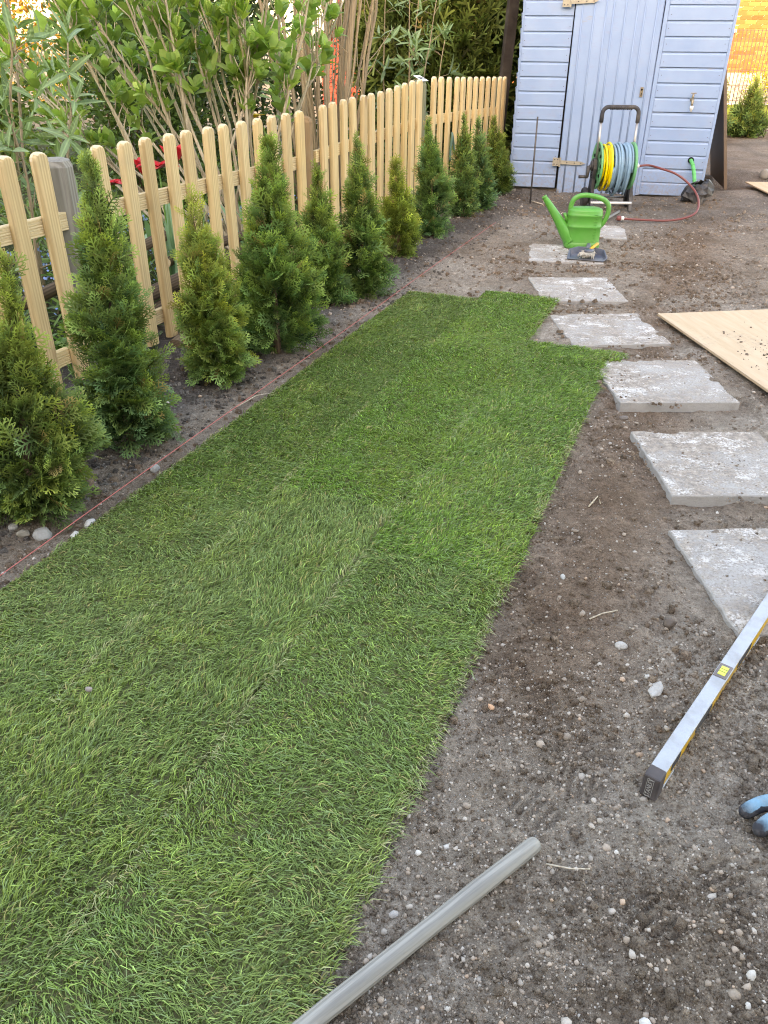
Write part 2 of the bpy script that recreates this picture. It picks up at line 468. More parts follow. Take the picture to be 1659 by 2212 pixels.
def glove_mat():
    m = Mat('glove', .75, .25); co = m.coord(); geo = m.n('ShaderNodeNewGeometry')
    sp = m.n('ShaderNodeSeparateXYZ'); m.l(geo.outputs['Normal'], sp.inputs[0])
    so_ = m.n('ShaderNodeSeparateXYZ'); m.l(co, so_.inputs[0])
    n = m.noise(co, 45, 5, .65); kn = m.noise(co, 700, 2)
    up = m.ramp(m.math('ADD', sp.outputs[2], m.math('MULTIPLY', n, .7)), [(.96, 0.0), (1.18, 1.0)])
    back = m.ramp(m.math('ADD', so_.outputs[0], m.math('MULTIPLY', n, .03)), [(.016, 0.0), (.036, 1.0)])
    f = m.math('MULTIPLY', up, back)
    c = m.mix(m.ramp(n, [(.45, 0.0), (.7, .7)]), (.035,.037,.045), (.15,.14,.135))
    m.color(m.mix(f, c, m.mix(m.ramp(n, [(.4, 0.0), (.7, .6)]), (.16,.34,.46), (.20,.22,.23)))); m.bump(m.math('ADD', kn, n), .3, .002); return m.m
PAL['glove'] = glove_mat()

# ------------------------------------------------------------------ ground
LO = np.array([-1.036, 1.698]); LD = np.array([.3713, .9285]); LN = np.array([.9285, -.3713])   # lawn origin, along, across
FA = np.array([-1.326, 3.167]); FD = np.array([.4145, .910]); FN = np.array([-.910, .4145])      # fence foot line, normal to neighbour
def lawn_uv(x, y): dx, dy = x-LO[0], y-LO[1]; return dx*LD[0]+dy*LD[1], dx*LN[0]+dy*LN[1]
def fence_uv(x, y): dx, dy = x-FA[0], y-FA[1]; return dx*FD[0]+dy*FD[1], dx*FN[0]+dy*FN[1]
SLABS = [(1.19, 1.08, -1), (1.13, 1.80, 3), (1.18, 2.47, 1), (1.195, 3.22, 2), (1.14, 3.95, 4), (1.13, 4.69, 1), (1.23, 5.56, -9), (1.60, 6.34, -13)]
SLAB_TOP = [.002, .010, .018, .022, .011, .010, .014, .006]
TREADS = [(.30,1.42,.5),(.36,1.33,.3),(.25,1.26,-.2),(.47,1.18,.2),(.40,1.08,1.1),(.55,2.35,.4),(.47,2.22,.2),(.62,2.47,1.2),
          (.38,1.78,.6),(.62,1.22,-.4),(.47,.80,.7),(.62,.86,.5),(.30,1.02,.9),(.55,1.98,-.3),(.80,.74,.8),(.70,2.75,.3),(.42,1.60,.2)]
SLAB_LOW = [(.0,.0),(.01,.016),(.032,.024),(.036,.014),(.014,.004),(.012,.006),(.012,.0),(.006,.0)]
def in_lawn(x, y, pad=0.0):
    u, v = lawn_uv(x, y)
    e = np.where(v < .43, 3.08, np.where(v < .84, 3.27, 2.52))
    return (v > .02-pad) & (v < 1.25+pad) & (u < e+pad) & (u > -1.75-pad)
def slab_mask(x, y, pad):
    m = np.zeros(np.shape(x))
    for (cx, cy, a) in SLABS:
        ca, sa = math.cos(R(a)), math.sin(R(a)); dx, dy = x-cx, y-cy
        d = np.maximum(np.abs(dx*ca+dy*sa), np.abs(-dx*sa+dy*ca)) - .25
        m = np.maximum(m, 1-sstep(-.01, pad, d))
    return m
def GH(x, y):
    x = np.asarray(x, float); y = np.asarray(y, float)
    far = 1 - sstep(9, 14, np.hypot(x, y))
    z = .030*(fbm(x*1.1, y*1.1, 3)-.5) + .030*(fbm(x*5, y*5, 11)-.5) + .022*(fbm(x*17, y*22, 21)-.5)*(.5+sstep(.35,.65,fbm(x*2.1,y*2.1,23)))
    z = z + .010*(fbm(x*60, y*60, 31, 3)-.5)
    u, v = fence_uv(x, y)
    bed = sstep(-.62, -.40, v)*(1-sstep(.1, .5, v))
    z = z + bed*(.035*(fbm(x*9, y*9, 41)-.5) + .012 + .022*(vn(x*26, y*26, 43)-.5))
    for (tx, ty, a) in TREADS:
        ca, sa = math.cos(a), math.sin(a); dx, dy = x-tx, y-ty
        p, q = dx*ca+dy*sa, -dx*sa+dy*ca
        k = np.clip(1-(p/.05)**2-(q/.062)**2, 0, 1)
        z = z*(1-.6*sstep(0,.4,k)) + sstep(0, .4, k)*(.0050*np.sign(np.sin(q*2*np.pi/.021+np.sin(p*45+tx*40)*.8))*np.abs(np.sin(q*2*np.pi/.021+np.sin(p*45+tx*40)*.8))**.6-.006)
    nz = fbm(x*13, y*13, 47); nf = fbm(x*45, y*45, 48, 3)
    for i, (cx, cy, a) in enumerate(SLABS):
        ca, sa = math.cos(R(a)), math.sin(R(a)); dx, dy = x-cx, y-cy; p, q = dx*ca+dy*sa, -dx*sa+dy*ca
        d = np.maximum(np.abs(p), np.abs(q)) - .245; top = SLAB_TOP[i]
        near = 1-sstep(0, .16, d)
        low = np.where((q < -.2) & (np.abs(p) < .3), SLAB_LOW[i][0], np.where(p < -.2, SLAB_LOW[i][1], .0))     # exposed edges
        rim = top + .030*(nz-.5) + .010*(nf-.5) - .003 - low
        ins = top + .034*(nz-.52) + .012*(nf-.5) - low - .30*np.clip(-d, 0, .2)
        z = np.where(d > 0, z*(1-near)+rim*near, np.minimum(ins, top+.006))
    z = z - .05*np.exp(-(((x-1.18)/.16)**2+((y-2.86)/.055)**2)) - .035*np.exp(-(((x-1.22)/.15)**2+((y-2.12)/.06)**2))
    z = z - .18*np.exp(-(((x-3.36)/.2)**2+((y-8.75)/.22)**2)) + .07*np.exp(-(((x-3.85)/.25)**2+((y-9.15)/.3)**2)) * fbm(x*14, y*14, 5)*1.6
    z = z + .02*np.exp(-((x-.62)/.10)**2)*np.exp(-((y-1.7)/.35)**2)*(fbm(x*20, y*20, 9)*1.6)
    lw = np.where(in_lawn(x, y, .02), 1.0, 0.0)
    z = z*(1-lw) + lw*np.minimum(z*.3, .002)
    return z*np.where(far > 0, far, 0)
def gz(x, y): return float(GH(np.array([x]), np.array([y]))[0])

def graded(a, b, f):
    out = [a]
    while out[-1] < b: out.append(out[-1] + f(out[-1]))
    return np.array(out)
ys = np.concatenate([np.arange(-16, 0, 1.0), np.arange(0,.4,.02), graded(.4, 9.5, lambda t: .0055*max(1, t/1.1)), np.arange(9.7, 16, .3), np.array([17,20,25,32,45,70,110.])])
xs = np.concatenate([[-80,-50,-30,-20,-12,-8], np.arange(-6, -2, .12), np.arange(-2, -.15, .024), np.arange(-.15, .95, .0058),
                     np.arange(.95, 2.6, .017), np.arange(2.6, 5.0, .06), np.arange(5, 8, .25), [9,11,14,20,30,50,80]])
X, Y = np.meshgrid(xs, ys)
Z = GH(X, Y)
nx, ny = len(xs), len(ys)
idx = np.arange(nx*ny).reshape(ny, nx)
Fq = np.stack([idx[:-1,:-1], idx[:-1,1:], idx[1:,1:], idx[1:,:-1]], -1).reshape(-1, 4)
xf, yf = X.ravel(), Y.ravel()
u, v = fence_uv(xf, yf); lu, lv = lawn_uv(xf, yf)
base = np.array([.375,.305,.242]); brown = np.array([.30,.212,.152]); grey = np.array([.48,.415,.345]); dark = np.array([.150,.134,.122]); pit_dark = np.array([.06,.048,.038])
tcol = np.tile(base, (len(xf), 1))
def blend(c, k): global tcol; tcol = tcol*(1-k[:,None]) + c*k[:,None]
n1 = fbm(xf*.9, yf*.9, 61); n2 = fbm(xf*3.1, yf*3.1, 62)
blend(grey, sstep(.45, .7, n1)*.8)
blend(brown, np.exp(-((lv-1.45)/.22)**2)*sstep(.3, .6, n2+.15)*sstep(1.0, 1.5, yf)*.95)
blend(grey, np.exp(-((lv-1.65)/.25)**2)*sstep(1.6, .9, yf)*sstep(.42, .6, n2)*.8)
blend(dark, sstep(-.75, -.45, v)*(1-.35*sstep(.5, .7, n2)))
blend(pit_dark, np.exp(-(((xf-3.36)/.3)**2+((yf-8.75)/.3)**2)))  # darkest brown laid over the pit beside the shed
blend(np.array([.20,.172,.148]), sstep(5.6, 7.4, yf)*(.55+.35*sstep(.4,.6,n2))*(1-.5*sstep(12,14,yf)))
blend(np.array([.06,.075,.03]), sstep(.15, .4, v))
blend(np.array([.30,.26,.20]), sstep(13.0, 13.6, yf))
props(bulk('ground', np.stack([xf, yf, Z.ravel()], 1), Fq, PAL['soil'], col=tcol, smooth=True), kind='structure')

# ------------------------------------------------------------------ turf
def blades(pos, dirs, h, lean, wd, col, tipc):
    """pos (n,3), dirs (n,2) unit lean direction; returns verts, faces (quads+tris), colours"""
    n = len(pos); d3 = np.concatenate([dirs, np.zeros((n,1))], 1)
    tw = rng.uniform(-1.1, 1.1, n)
    ca, sa = np.cos(tw), np.sin(tw)
    side = np.stack([-d3[:,1]*ca - d3[:,0]*sa, d3[:,0]*ca - d3[:,1]*sa, np.zeros(n)], 1)
    mid = pos + d3*(h*lean*.32)[:,None] + np.array([0,0,1])*(h*.58)[:,None]
    tip = pos + d3*(h*lean)[:,None] + np.array([0,0,1])*(h*np.clip(1.0-.36*lean, .28, 1.0))[:,None]
    s = side*(wd/2)[:,None]
    V = np.stack([pos-s, pos+s, mid-s*.9, mid+s*.9, tip], 1)
    b = (np.arange(n)*5)[:,None]
    Q = b + np.array([[0,1,3,2]]); T = b + np.array([[2,3,4]])
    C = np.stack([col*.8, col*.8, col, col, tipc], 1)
    return V.reshape(-1,3), [Q, T], C.reshape(-1,3)

lawn = empty('lawn', (0, 0, 0), 0, 'freshly laid green turf strip between the red string line and the bare soil', 'lawn')
STR = [(.025,.43,-1.7,.612,.5,(.062,.092,.032)), (.03,.432,.62,3.08,.2,(.052,.086,.024)), (.434,.838,-1.7,.76,1.2,(.066,.094,.036)),
       (.436,.84,.768,3.27,-.3,(.066,.118,.026)), (.842,1.25,-1.7,.545,-.2,(.062,.094,.033)), (.844,1.252,.553,2.50,.35,(.056,.104,.022)), (1.256,1.315,2.40,2.49,.3,(.056,.104,.022))]
for si, (v0, v1, u0, u1, la, tint) in enumerate(STR):
    mb = MB(); nu = int((u1-u0)/.03); ring = []
    for k in range(nu+1):
        uu = u0+(u1-u0)*k/nu
        e0 = v0 + .006*(vn(uu*30, si*9.1, 71)-.5); e1 = v1 + .022*(vn(uu*22, si*7.7, 72)-.5)
        p0 = LO+LD*uu+LN*e0; p1 = LO+LD*uu+LN*e1
        zt = .020 + .006*(float(vn(uu*3, si*3.3, 73))-.5)
        ring.append([(p0[0],p0[1],-.004),(p0[0],p0[1],zt),((p0[0]*2+p1[0])/3,(p0[1]*2+p1[1])/3,zt+.003),((p0[0]+2*p1[0])/3,(p0[1]+2*p1[1])/3,zt+.003),(p1[0],p1[1],zt),(p1[0],p1[1],-.004)])
    mb.loft(ring)
    strip = mb.build('turf_strip', PAL['turf'], lawn)
    A = (v1-v0)*(u1-u0); n = int(A*50000)
    uu = rng.uniform(u0-.012, u1+.022, n); vv = rng.uniform(v0-.004, v1+.018, n)
    x = LO[0]+LD[0]*uu+LN[0]*vv; y = LO[1]+LD[1]*uu+LN[1]*vv
    keep = (y > .12) & (rng.random(n) < np.clip(1.25-.16*y, .5, 1.0)) & (x > -.62*y-.5)
    uu, vv, x, y = uu[keep], vv[keep], x[keep], y[keep]; n = len(x)
    ang = la + (fbm(x*1.5, y*1.5, 81+si)-.5)*2.2 + (vn(x*16, y*16, 82)-.5)*1.9 + rng.normal(0, .55, n)
    d = np.stack([np.cos(ang)*LN[0]+np.sin(ang)*LD[0], np.cos(ang)*LN[1]+np.sin(ang)*LD[1]], 1)
    lean = np.clip(rng.normal(1.25, .45, n) + (fbm(x*8, y*8, 83)-.5)*.7, .2, 2.1)
    h = rng.uniform(.011, .025, n)*(.85+.3*fbm(x*5, y*5, 84))
    if si == 2: lean *= .75; h *= 1.15
    wd = rng.uniform(.0019, .0034, n)*np.clip(.75+.16*y, .9, 1.5)
    n1 = fbm(x*1.6, y*1.6, 85); n2 = fbm(x*6, y*6, 86); r = rng.random(n)
    cA = np.array(tint); cB = np.array([.074,.092,.044]); cY = np.array([.110,.135,.034])
    far = sstep(1.2, 2.6, y)
    col = cA*np.ones((n,1)) + (cB-cA)*(sstep(.42, .75, n1)*.7*(1-.6*far))[:,None]
    col = col + (cY-col)*((sstep(.45, .75, n2)*.30 + .12))[:,None]
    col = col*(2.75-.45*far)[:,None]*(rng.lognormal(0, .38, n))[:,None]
    col[r < .05] = np.array([.50,.42,.22])*rng.uniform(.7,1.2,(int((r<.05).sum()),1))
    edge = (np.minimum(vv-v0, v1-vv) < .008) & (rng.random(n) < .42*sstep(.42,.62,vn(uu*5+si, vv*0+si*3.7, 87))); col[edge] = np.array([.52,.50,.32])*rng.uniform(.6,1.2,(int(edge.sum()),1))
    pale = (r > .86); col[pale] = np.array([.27,.36,.19])*rng.uniform(.8,1.25,(int(pale.sum()),1))
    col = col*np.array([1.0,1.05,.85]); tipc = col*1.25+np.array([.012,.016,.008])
    dead = ((uu > u1) | (vv > v1)) & (vn(uu*55+vv*40, vv*30, 88) < .45); h = np.where(dead, h*.3, h)
    z = .020 + .003*np.sin((vv-v0)/(v1-v0)*np.pi)
    P = np.stack([x, y, np.where((vv > v1)|(uu > u1)|(uu < u0), z-.006, z)], 1)
    V, F, C = blades(P, d, h, lean, wd, col, tipc)
    props(bulk('grass_blades', V, F, PAL['grass'], strip, C), kind='stuff')

# stray grass over the far corner of the last roll
# ------------------------------------------------------------------ paving slabs
SL_LAB = ['half buried concrete slab under the far part of the spirit level', 'lime streaked concrete slab between the spirit level and the pitted soil hollow',
          'white streaked concrete slab with a soil hollow at its near edge, second past the level', 'dusty concrete slab beside the projecting corner of the turf',
          'dusty concrete slab beside the notch in the turf, next to the plywood sheet', 'pale concrete slab just past the end of the turf, nothing on it',
          'concrete slab carrying the green watering can and dustpan', 'concrete slab lying just in front of the hose reel']
for i, (cx, cy, a) in enumerate(SLABS):
    mb = MB(); e = .245; N = 14; pts = []
    for sx, sy, ex, ey in ((-1,-1,1,0),(1,-1,0,1),(1,1,-1,0),(-1,1,0,-1)):
        for k in range(N):
            t = 2*k/N; j = random.uniform(-.0025, .0025) - (random.random() < .08)*.006
            px = (sx+ex*t)*e; py = (sy+ey*t)*e
            pts.append((px*(1+j/e), py*(1+j/e)))
    mb.loft([[(p[0], p[1], -.045) for p in pts], [(p[0], p[1], -.004) for p in pts], [(p[0]*.985, p[1]*.985, 0) for p in pts]])
    o = mb.build('paving_slab', PAL['slab'], None, loc=(cx, cy, SLAB_TOP[i]), rot=(R(random.uniform(-.4,.4)), R(random.uniform(-.4,.4)), R(a)))
    props(o, SL_LAB[i], 'paving slab', 'stepping slabs across the bare soil')

# ------------------------------------------------------------------ gravel, clods, stones
ICO_V = None
def ico():
    t = (1+5**.5)/2
    V = np.array([(-1,t,0),(1,t,0),(-1,-t,0),(1,-t,0),(0,-1,t),(0,1,t),(0,-1,-t),(0,1,-t),(t,0,-1),(t,0,1),(-t,0,-1),(-t,0,1)], float)
    V /= np.linalg.norm(V[0])
    F = np.array([(0,11,5),(0,5,1),(0,1,7),(0,7,10),(0,10,11),(1,5,9),(5,11,4),(11,10,2),(10,7,6),(7,1,8),(3,9,4),(3,4,2),(3,2,6),(3,6,8),(3,8,9),(4,9,5),(2,4,11),(6,2,10),(8,6,7),(9,8,1)])
    return V, F
IV, IF = ico(); ICO = (IV, IF)
CV = np.array([(-1,-1,-1),(1,-1,-1),(1,1,-1),(-1,1,-1),(-.8,-.8,.9),(.8,-.8,.9),(.8,.8,.9),(-.8,.8,.9)], float)*.72
CF = np.array([(4,5,6),(4,6,7),(0,1,5),(0,5,4),(1,2,6),(1,6,5),(2,3,7),(2,7,6),(3,0,4),(3,4,7)])
def rocks(name, x, y, z, s, col, mat, parent=None, smooth=True, flat=(.55,.95), lo=False):
    IV, IF = (CV, CF) if lo else ICO
    n = len(x); nv = len(IV); V = IV[None]*(1+rng.normal(0, .16, (n,nv,1)))+rng.normal(0,.1,(n,nv,3))*(1 if lo else .3)
    sc = np.stack([rng.uniform(.75,1.35,n), rng.uniform(.75,1.2,n), rng.uniform(*flat,n)], 1)
    V = V*sc[:,None,:]
    a = rng.uniform(0, 6.28, n); ca, sa = np.cos(a)[:,None], np.sin(a)[:,None]
    V = np.stack([V[...,0]*ca-V[...,1]*sa, V[...,0]*sa+V[...,1]*ca, V[...,2]], -1)*s[:,None,None]
    V = V + np.stack([x, y, z + s*.25], 1)[:,None,:]
    F = (np.arange(n)*nv)[:,None,None] + IF[None]
    return bulk(name, V.reshape(-1,3), F.reshape(-1,3), mat, parent, np.repeat(col, nv, 0), smooth)

def scatter(n, dens):
    xx, yy = [], []; tot = 0
    while tot < n:
        t = rng.random(40000); y = .35*(9.3/.35)**t           # log-uniform in depth: even on screen
        x = rng.uniform(-.62, .72, 40000)*(y+.6)
        k = rng.random(40000) < dens(x, y)
        xx.append(x[k]); yy.append(y[k]); tot += k.sum()
    return np.concatenate(xx)[:n], np.concatenate(yy)[:n]
def d_gravel(x, y):
    u, v = fence_uv(x, y); s = slab_mask(x, y, .03)
    a = .25 + .75*sstep(.42, .62, fbm(x*2.3, y*2.3, 91)) + .4*sstep(1.3, .8, y)
    a = a*np.where(v > -.08, 0, 1)*(1-s*.93)*np.where(in_lawn(x, y, .005), 0, 1)
    a = np.where((x > 1.15)&(y > 7.9), 0, a)
    return np.clip(a, 0, 1)
def pebble_cols(n):
    r = rng.random(n)[:,None]
    C = np.where(r < .62, np.array([[.37,.30,.24]]), np.where(r < .93, np.array([[.45,.40,.345]]), np.where(r < .95, np.array([[.58,.55,.50]]), np.array([[.46,.33,.24]]))))
    return C*rng.uniform(.75, 1.2, (n,1))
GX, GY = scatter(3000, d_gravel)
S = np.clip(rng.lognormal(math.log(.0036), .38, len(GX))*np.clip(.75+.22*GY, .9, 2.2), .002, .013)
props(rocks('gravel', GX, GY, GH(GX, GY), S, pebble_cols(len(GX)), PAL['stone']), 'pale and brown gravel scattered over the bare soil', 'gravel', kind='stuff')
GX, GY = scatter(24000, d_gravel)
S = np.clip(rng.lognormal(math.log(.0016), .42, len(GX))*np.clip(.75+.25*GY, .9, 2.4), .001, .007)
props(rocks('grit', GX, GY, GH(GX, GY), S, pebble_cols(len(GX)), PAL['stone'], lo=True), 'fine pale grit strewn over the bare soil', 'grit', kind='stuff')
def d_crumb(x, y):
    s_ = slab_mask(x, y, .03)
    return np.clip(np.maximum(d_gravel(x, y), .22*(s_ > .5)*sstep(.45,.62,fbm(x*3.3,y*3.3,97))*(~in_lawn(x, y, .005)))*(.35+.65*sstep(.4, .6, fbm(x*5, y*5, 95))), 0, 1)
GX, GY = scatter(50000, d_crumb)
S = np.clip(rng.lognormal(math.log(.0019), .6, len(GX))*np.clip(.55+.45*GY, .95, 2.9), .001, .018)
sm_ = slab_mask(GX, GY, .02) > .6; S = np.where(sm_, S*.5, S)
u, v = fence_uv(GX, GY); lv = lawn_uv(GX, GY)[1]
C = np.array([[.40,.325,.258]])*rng.uniform(.75, 1.2, (len(GX),1))
C = np.where((v > -.55)[:,None], C*np.array([.62,.63,.65]), C); C = np.where(((lv < 1.75)&(GY > 1.2))[:,None], C*np.array([.85,.78,.72]), C)
zz = GH(GX, GY)
for i, (cx, cy, a) in enumerate(SLABS):
    zz = np.where(np.hypot(GX-cx, GY-cy) < .3, np.maximum(zz, SLAB_TOP[i]), zz)
props(rocks('soil_crumbs', GX, GY, zz, S, C, PAL['soil'], smooth=False, lo=True), 'loose brown soil crumbs lying on the bare ground', 'soil', kind='stuff')
# rough clods in the planting bed
GX, GY = scatter(3600, lambda x, y: np.where((fence_uv(x, y)[1] < -.05)&(fence_uv(x, y)[1] > -.75)&~in_lawn(x, y, .01), .3+.7*sstep(.45,.6,fbm(x*4,y*4,99)), 0))
S = np.clip(rng.lognormal(math.log(.0062), .5, len(GX)), .0025, .022)
C = np.where(rng.random((len(GX),1)) < .4, np.array([[.33,.305,.275]]), np.array([[.19,.168,.15]]))*rng.uniform(.7, 1.2, (len(GX),1))
props(rocks('bed_clods', GX, GY, GH(GX, GY), S, C, PAL['soil'], smooth=False, lo=True), 'grey lumpy clods and pebbles in the planting bed by the string', 'soil', kind='stuff')

def stone(x, y, s, col, label, seed, flat=.7, rot=None, sub=2):
    rr = np.random.default_rng(seed); V = IV*(1+rr.normal(0, .14, (12,1)))*np.array(s)
    me = bpy.data.meshes.new('stone'); me.from_pydata([tuple(q) for q in V], [], [tuple(int(i) for i in f) for f in IF])
    a = me.attributes.new('Col', 'FLOAT_COLOR', 'POINT'); a.data.foreach_set('color', np.tile([*col, 1.0], 12).astype(np.float32))
    me.materials.append(PAL['stone'])
    o = link('stone', me, None, (x, y, gz(x, y)+s[2]*.35), (0, 0, seed*1.3))
    b = o.modifiers.new('bevel', 'BEVEL'); b.width = min(s)*.22; b.segments = 2
    return props(o, label, 'stone', 'loose stones lying on the soil')
WH = (.66,.65,.62); GR = (.36,.35,.33); PK = (.36,.25,.19)
stone(-.906,2.053,(.026,.020,.018),WH,'smooth white pebble beside the foot of the thuja at the grey post end',1)
stone(-1.034,1.993,(.040,.030,.022),GR,'angular grey rock, the largest loose stone in the planting bed',2)
stone(-1.092,1.997,(.022,.018,.018),(.30,.27,.22),'brownish wedge of stone next to the largest rock in the bed',3)
stone(-.921,1.975,(.024,.018,.014),(.6,.6,.57),'pale chipped stone touching the red string',4)
stone(-1.134,2.023,(.018,.016,.014),GR,'small grey stone at the edge of the bed behind the angular rock',5)
stone(-.792,2.40,(.022,.018,.016),GR,'grey knobbly stone in the bed near the string, between two thujas',6)
stone(.589,1.495,(.019,.014,.012),(.45,.43,.40),'grey chunk of stone on the soil ridge by the lime streaked slab',7)
stone(.63,1.335,(.034,.020,.008),(.42,.40,.37),'flat pale stone bedded in the soil beside the spirit level',8)
stone(.245,1.287,(.011,.008,.006),(.62,.36,.22),'small orange brick fragment lying on the soil path',9)
stone(.022,.795,(.012,.008,.007),(.40,.38,.36),'oval grey pebble on the soil between turf and wooden pole',10)
stone(-.098,.70,(.013,.012,.010),(.36,.33,.31),'round brownish pebble at the edge of the turf near the wooden pole',11)
stone(.045,.745,(.008,.006,.005),WH,'tiny white pebble beside the wooden pole',12)
stone(.735,1.577,(.022,.018,.014),(.13,.10,.08),'dark brown clod at the corner of the lime streaked slab',13)
stone(.41,.625,(.012,.010,.009),WH,'white round pebble on the gravel past the end of the wooden pole',14)
stone(.60,.70,(.011,.009,.008),(.55,.52,.47),'beige pebble in the gravel below the glove',15)
stone(.53,.56,(.012,.009,.008),(.30,.28,.26),'brown pebble in the gravel far from every tool',16)
stone(.95,2.88,(.022,.016,.013),(.19,.16,.14),'brown clod beside the near corner of the slab at the turf corner',17)
stone(.50,1.78,(.014,.009,.007),(.42,.41,.38),'grey flat pebble on the soil path between turf and slabs',18)
stone(-.655,1.29,(.009,.008,.007),(.33,.28,.26),'brown pebble lying on the grass',19).location.z = .045
def twig(pts, r, label):
    mb = MB(); mb.tube([(x, y, gz(x, y)+.004+dz) for x, y, dz in pts], [r*(1-.5*i/len(pts)) for i in range(len(pts))], 5)
    props(mb.build('twig', PAL['twig'], None, True), label, 'twig', 'dry twigs on the soil')
twig([(.535,1.60,0),(.57,1.615,.004),(.61,1.617,.002)], .0025, 'dry straw twig on the soil by the grey chunk of stone')
twig([(.66,2.18,.0),(.70,2.23,.006),(.70,2.19,.002)], .003, 'pale forked twig on the soil beside a white streaked slab')
twig([(.30,.89,0),(.34,.875,.004),(.38,.885,0)], .0018, 'thin root curling beside the end of the wooden pole')
twig([(-.60,2.93,0),(-.53,3.02,.01),(-.47,3.06,.008),(-.40,3.13,.002)], .003, 'branched dry twig on the bed between two thujas')
twig([(.62,.50,0),(.70,.53,.004),(.76,.50,0)], .0013, 'hair thin pale root on the gravel near the frame corner')
twig([(1.30,7.55,0),(1.36,7.45,.01),(1.42,7.42,.0)], .006, 'dark stick lying on soil in front of the shed')

# red string stretched along the turf
mb = MB(); pts = []
for k in range(61):
    t = -2.0+7.1*k/60; p = LO+LD*t-LN*.004
    pts.append((p[0], p[1], 0.043+.010*math.sin(t*2.1)*.3))
mb.tube(pts, .0015, 5)
props(mb.build('string_line', PAL['string'], None, True), 'taut red string stretched along the edge of the turf', 'string')

# ------------------------------------------------------------------ picket fence
FROT = math.atan2(FD[1], FD[0])       # local X runs along the fence, local -Y faces the garden
fence = empty('picket_fence', (FA[0], FA[1], 0), FROT, 'pale pine picket fence with round topped slats behind the row of thujas', 'fence')
def sy(y): return (y-3.167)/.910
PK_Y = [2.33+.143*k for k in range(7)] + [3.475+.133*k for k in range(12)] + [5.19+.1225*k for k in range(12)] + [6.80+.150*k for k in range(12)]
TOPZ = lambda y: float(np.interp(y, [2.3,3.0,3.5,4.5,5.0,5.2,5.5,5.9,6.2,6.4,6.8,7.1,8.5], [.92,.918,.905,.918,.925,.938,.954,.967,.993,1.01,1.02,1.006,.955]))
def picket_mesh(kind):
    rr = random.Random(kind); w = .036+rr.uniform(-.002,.002); mb = MB(); H_ = .90; ah = .030; N = 8
    def outline(ins, top, y):
        ww = w-ins; o = [(-ww, y, 0)]
        o += [(-ww, y, H_*t) for t in (.35,.7)]
        for k in range(N+1):
            a = math.pi-math.pi*k/N; o.append((ww*math.cos(a), y, H_-ah-top+(ah)*math.sin(a)**.8))
        o += [(ww, y, H_*t) for t in (.7,.35)] + [(ww, y, 0)]
        return o
    A = [outline(0, 0, .009), outline(0, 0, -.004), outline(.004, .0015, -.011), outline(.011, .005, -.0165), outline(.018, .009, -.018)]
    n = len(A[0])
    for i in range(4):
        for j in range(n-1):
            mb.mi = 1 if (i < 1 or (i < 3 and 4 < j < N+1)) and 3 <= j < N+3 else 0
            mb.add([A[i][j], A[i][j+1], A[i+1][j+1], A[i+1][j]], [(0,3,2,1)])
    mb.mi = 0; mb.add(A[4], [tuple(reversed(range(n)))]); mb.add(A[0], [tuple(range(n))])
    mb.add([A[i][0] for i in range(5)]+[A[i][-1] for i in reversed(range(5))], [tuple(range(10))])
    return mb.mesh('picket', [PAL['picket'], PAL['cutwood']], False)
PKM = [picket_mesh(k) for k in range(6)]
for i, y in enumerate(PK_Y):
    zt = TOPZ(y)
    o = link('picket', PKM[i % 6], fence, (sy(y), -.024, .028), (R(random.uniform(-.4,.4)), R(random.uniform(-.5,.5)), 0))
    o.scale = (1, 1, (zt-.028)/.90)
POSTS = [(3.31,.875,'greypost'), (5.07,.885,'brownpost'), (6.665,1.0,'greenpost'), (8.50,.95,'greenpost'), (2.2,.88,'greypost')]
for (y, h, mk) in POSTS:
    mb = MB(); a = .043 if mk != 'greypost' else .054
    prof = []
    for q in range(4):
        for da in (-28, 28):
            an = R(45+90*q+da); k = a*1.27; prof.append((k*math.cos(an), k*math.sin(an)))
    rings = [[(x, yy, -.02) for x, yy in prof]] + [[(x, yy, h*t) for x, yy in prof] for t in (.3,.65,.965)]
    rings += [[(x*.86, yy*.86, h*.99) for x, yy in prof], [(x*.45, yy*.45, h) for x, yy in prof]]
    mb.loft(rings)
    p = mb.build('post', PAL[mk], fence, loc=(sy(y), .035, 0), rot=(0, 0, 0))
    if mk == 'greypost' and y > 3:
        m2 = MB(); m2.lathe([(.0,-.004),(.017,-.004),(.017,0),(.008,.001),(.008,.007),(0,.007)], axis='Y', n=12)
        m2.build('bolt', PAL['iron'], p, True, loc=(-.048, -.03, .645), rot=(0, 0, R(180)))
    if mk == 'greenpost' and y < 7:
        m2 = MB(); m2.box((0,0,0), (.10,.085,.0016)); m2.mi = 1
        m2.box((-.01,0,.0014), (.035,.03,.001)); m2.box((.028,-.012,.0014), (.03,.006,.001)); m2.box((.028,.008,.0014), (.03,.006,.001))
        m2.build('price_tag', [PAL['whiteplastic'], PAL['black']], p, loc=(0, -.012, h+.012), rot=(R(24), 0, R(-5)))
def rail_seg(s0, s1, z0, z1, hh=.034):
    mb = MB(); prof = []
    n = 8
    for k in range(n):                                   # reeded face
        za = -hh+2*hh*k/n; zb = za+2*hh/n
        prof += [(-.011, za+.0006), (-.0125, za+.0018), (-.0125, zb-.0018), (-.011, zb-.0006)]
    prof += [(.011, hh), (.011, -hh)]
    mb.loft([[(s, yy, z+zz) for yy, zz in prof] for s, z in ((s0, z0), (s1, z1))])
    mb.build('rail', PAL['rail'], fence)
for (a, b, za, zb) in ((2.25,3.262,0,0),(3.40,5.0,0,0),(5.14,6.58,.01,.07),(6.74,8.46,.075,.02)):
    rail_seg(sy(a)-.02, sy(b)+.01, .652+za, .652+zb)
    rail_seg(sy(a)-.02, sy(b)+.01, .135+za*.6, .135+zb*.6)

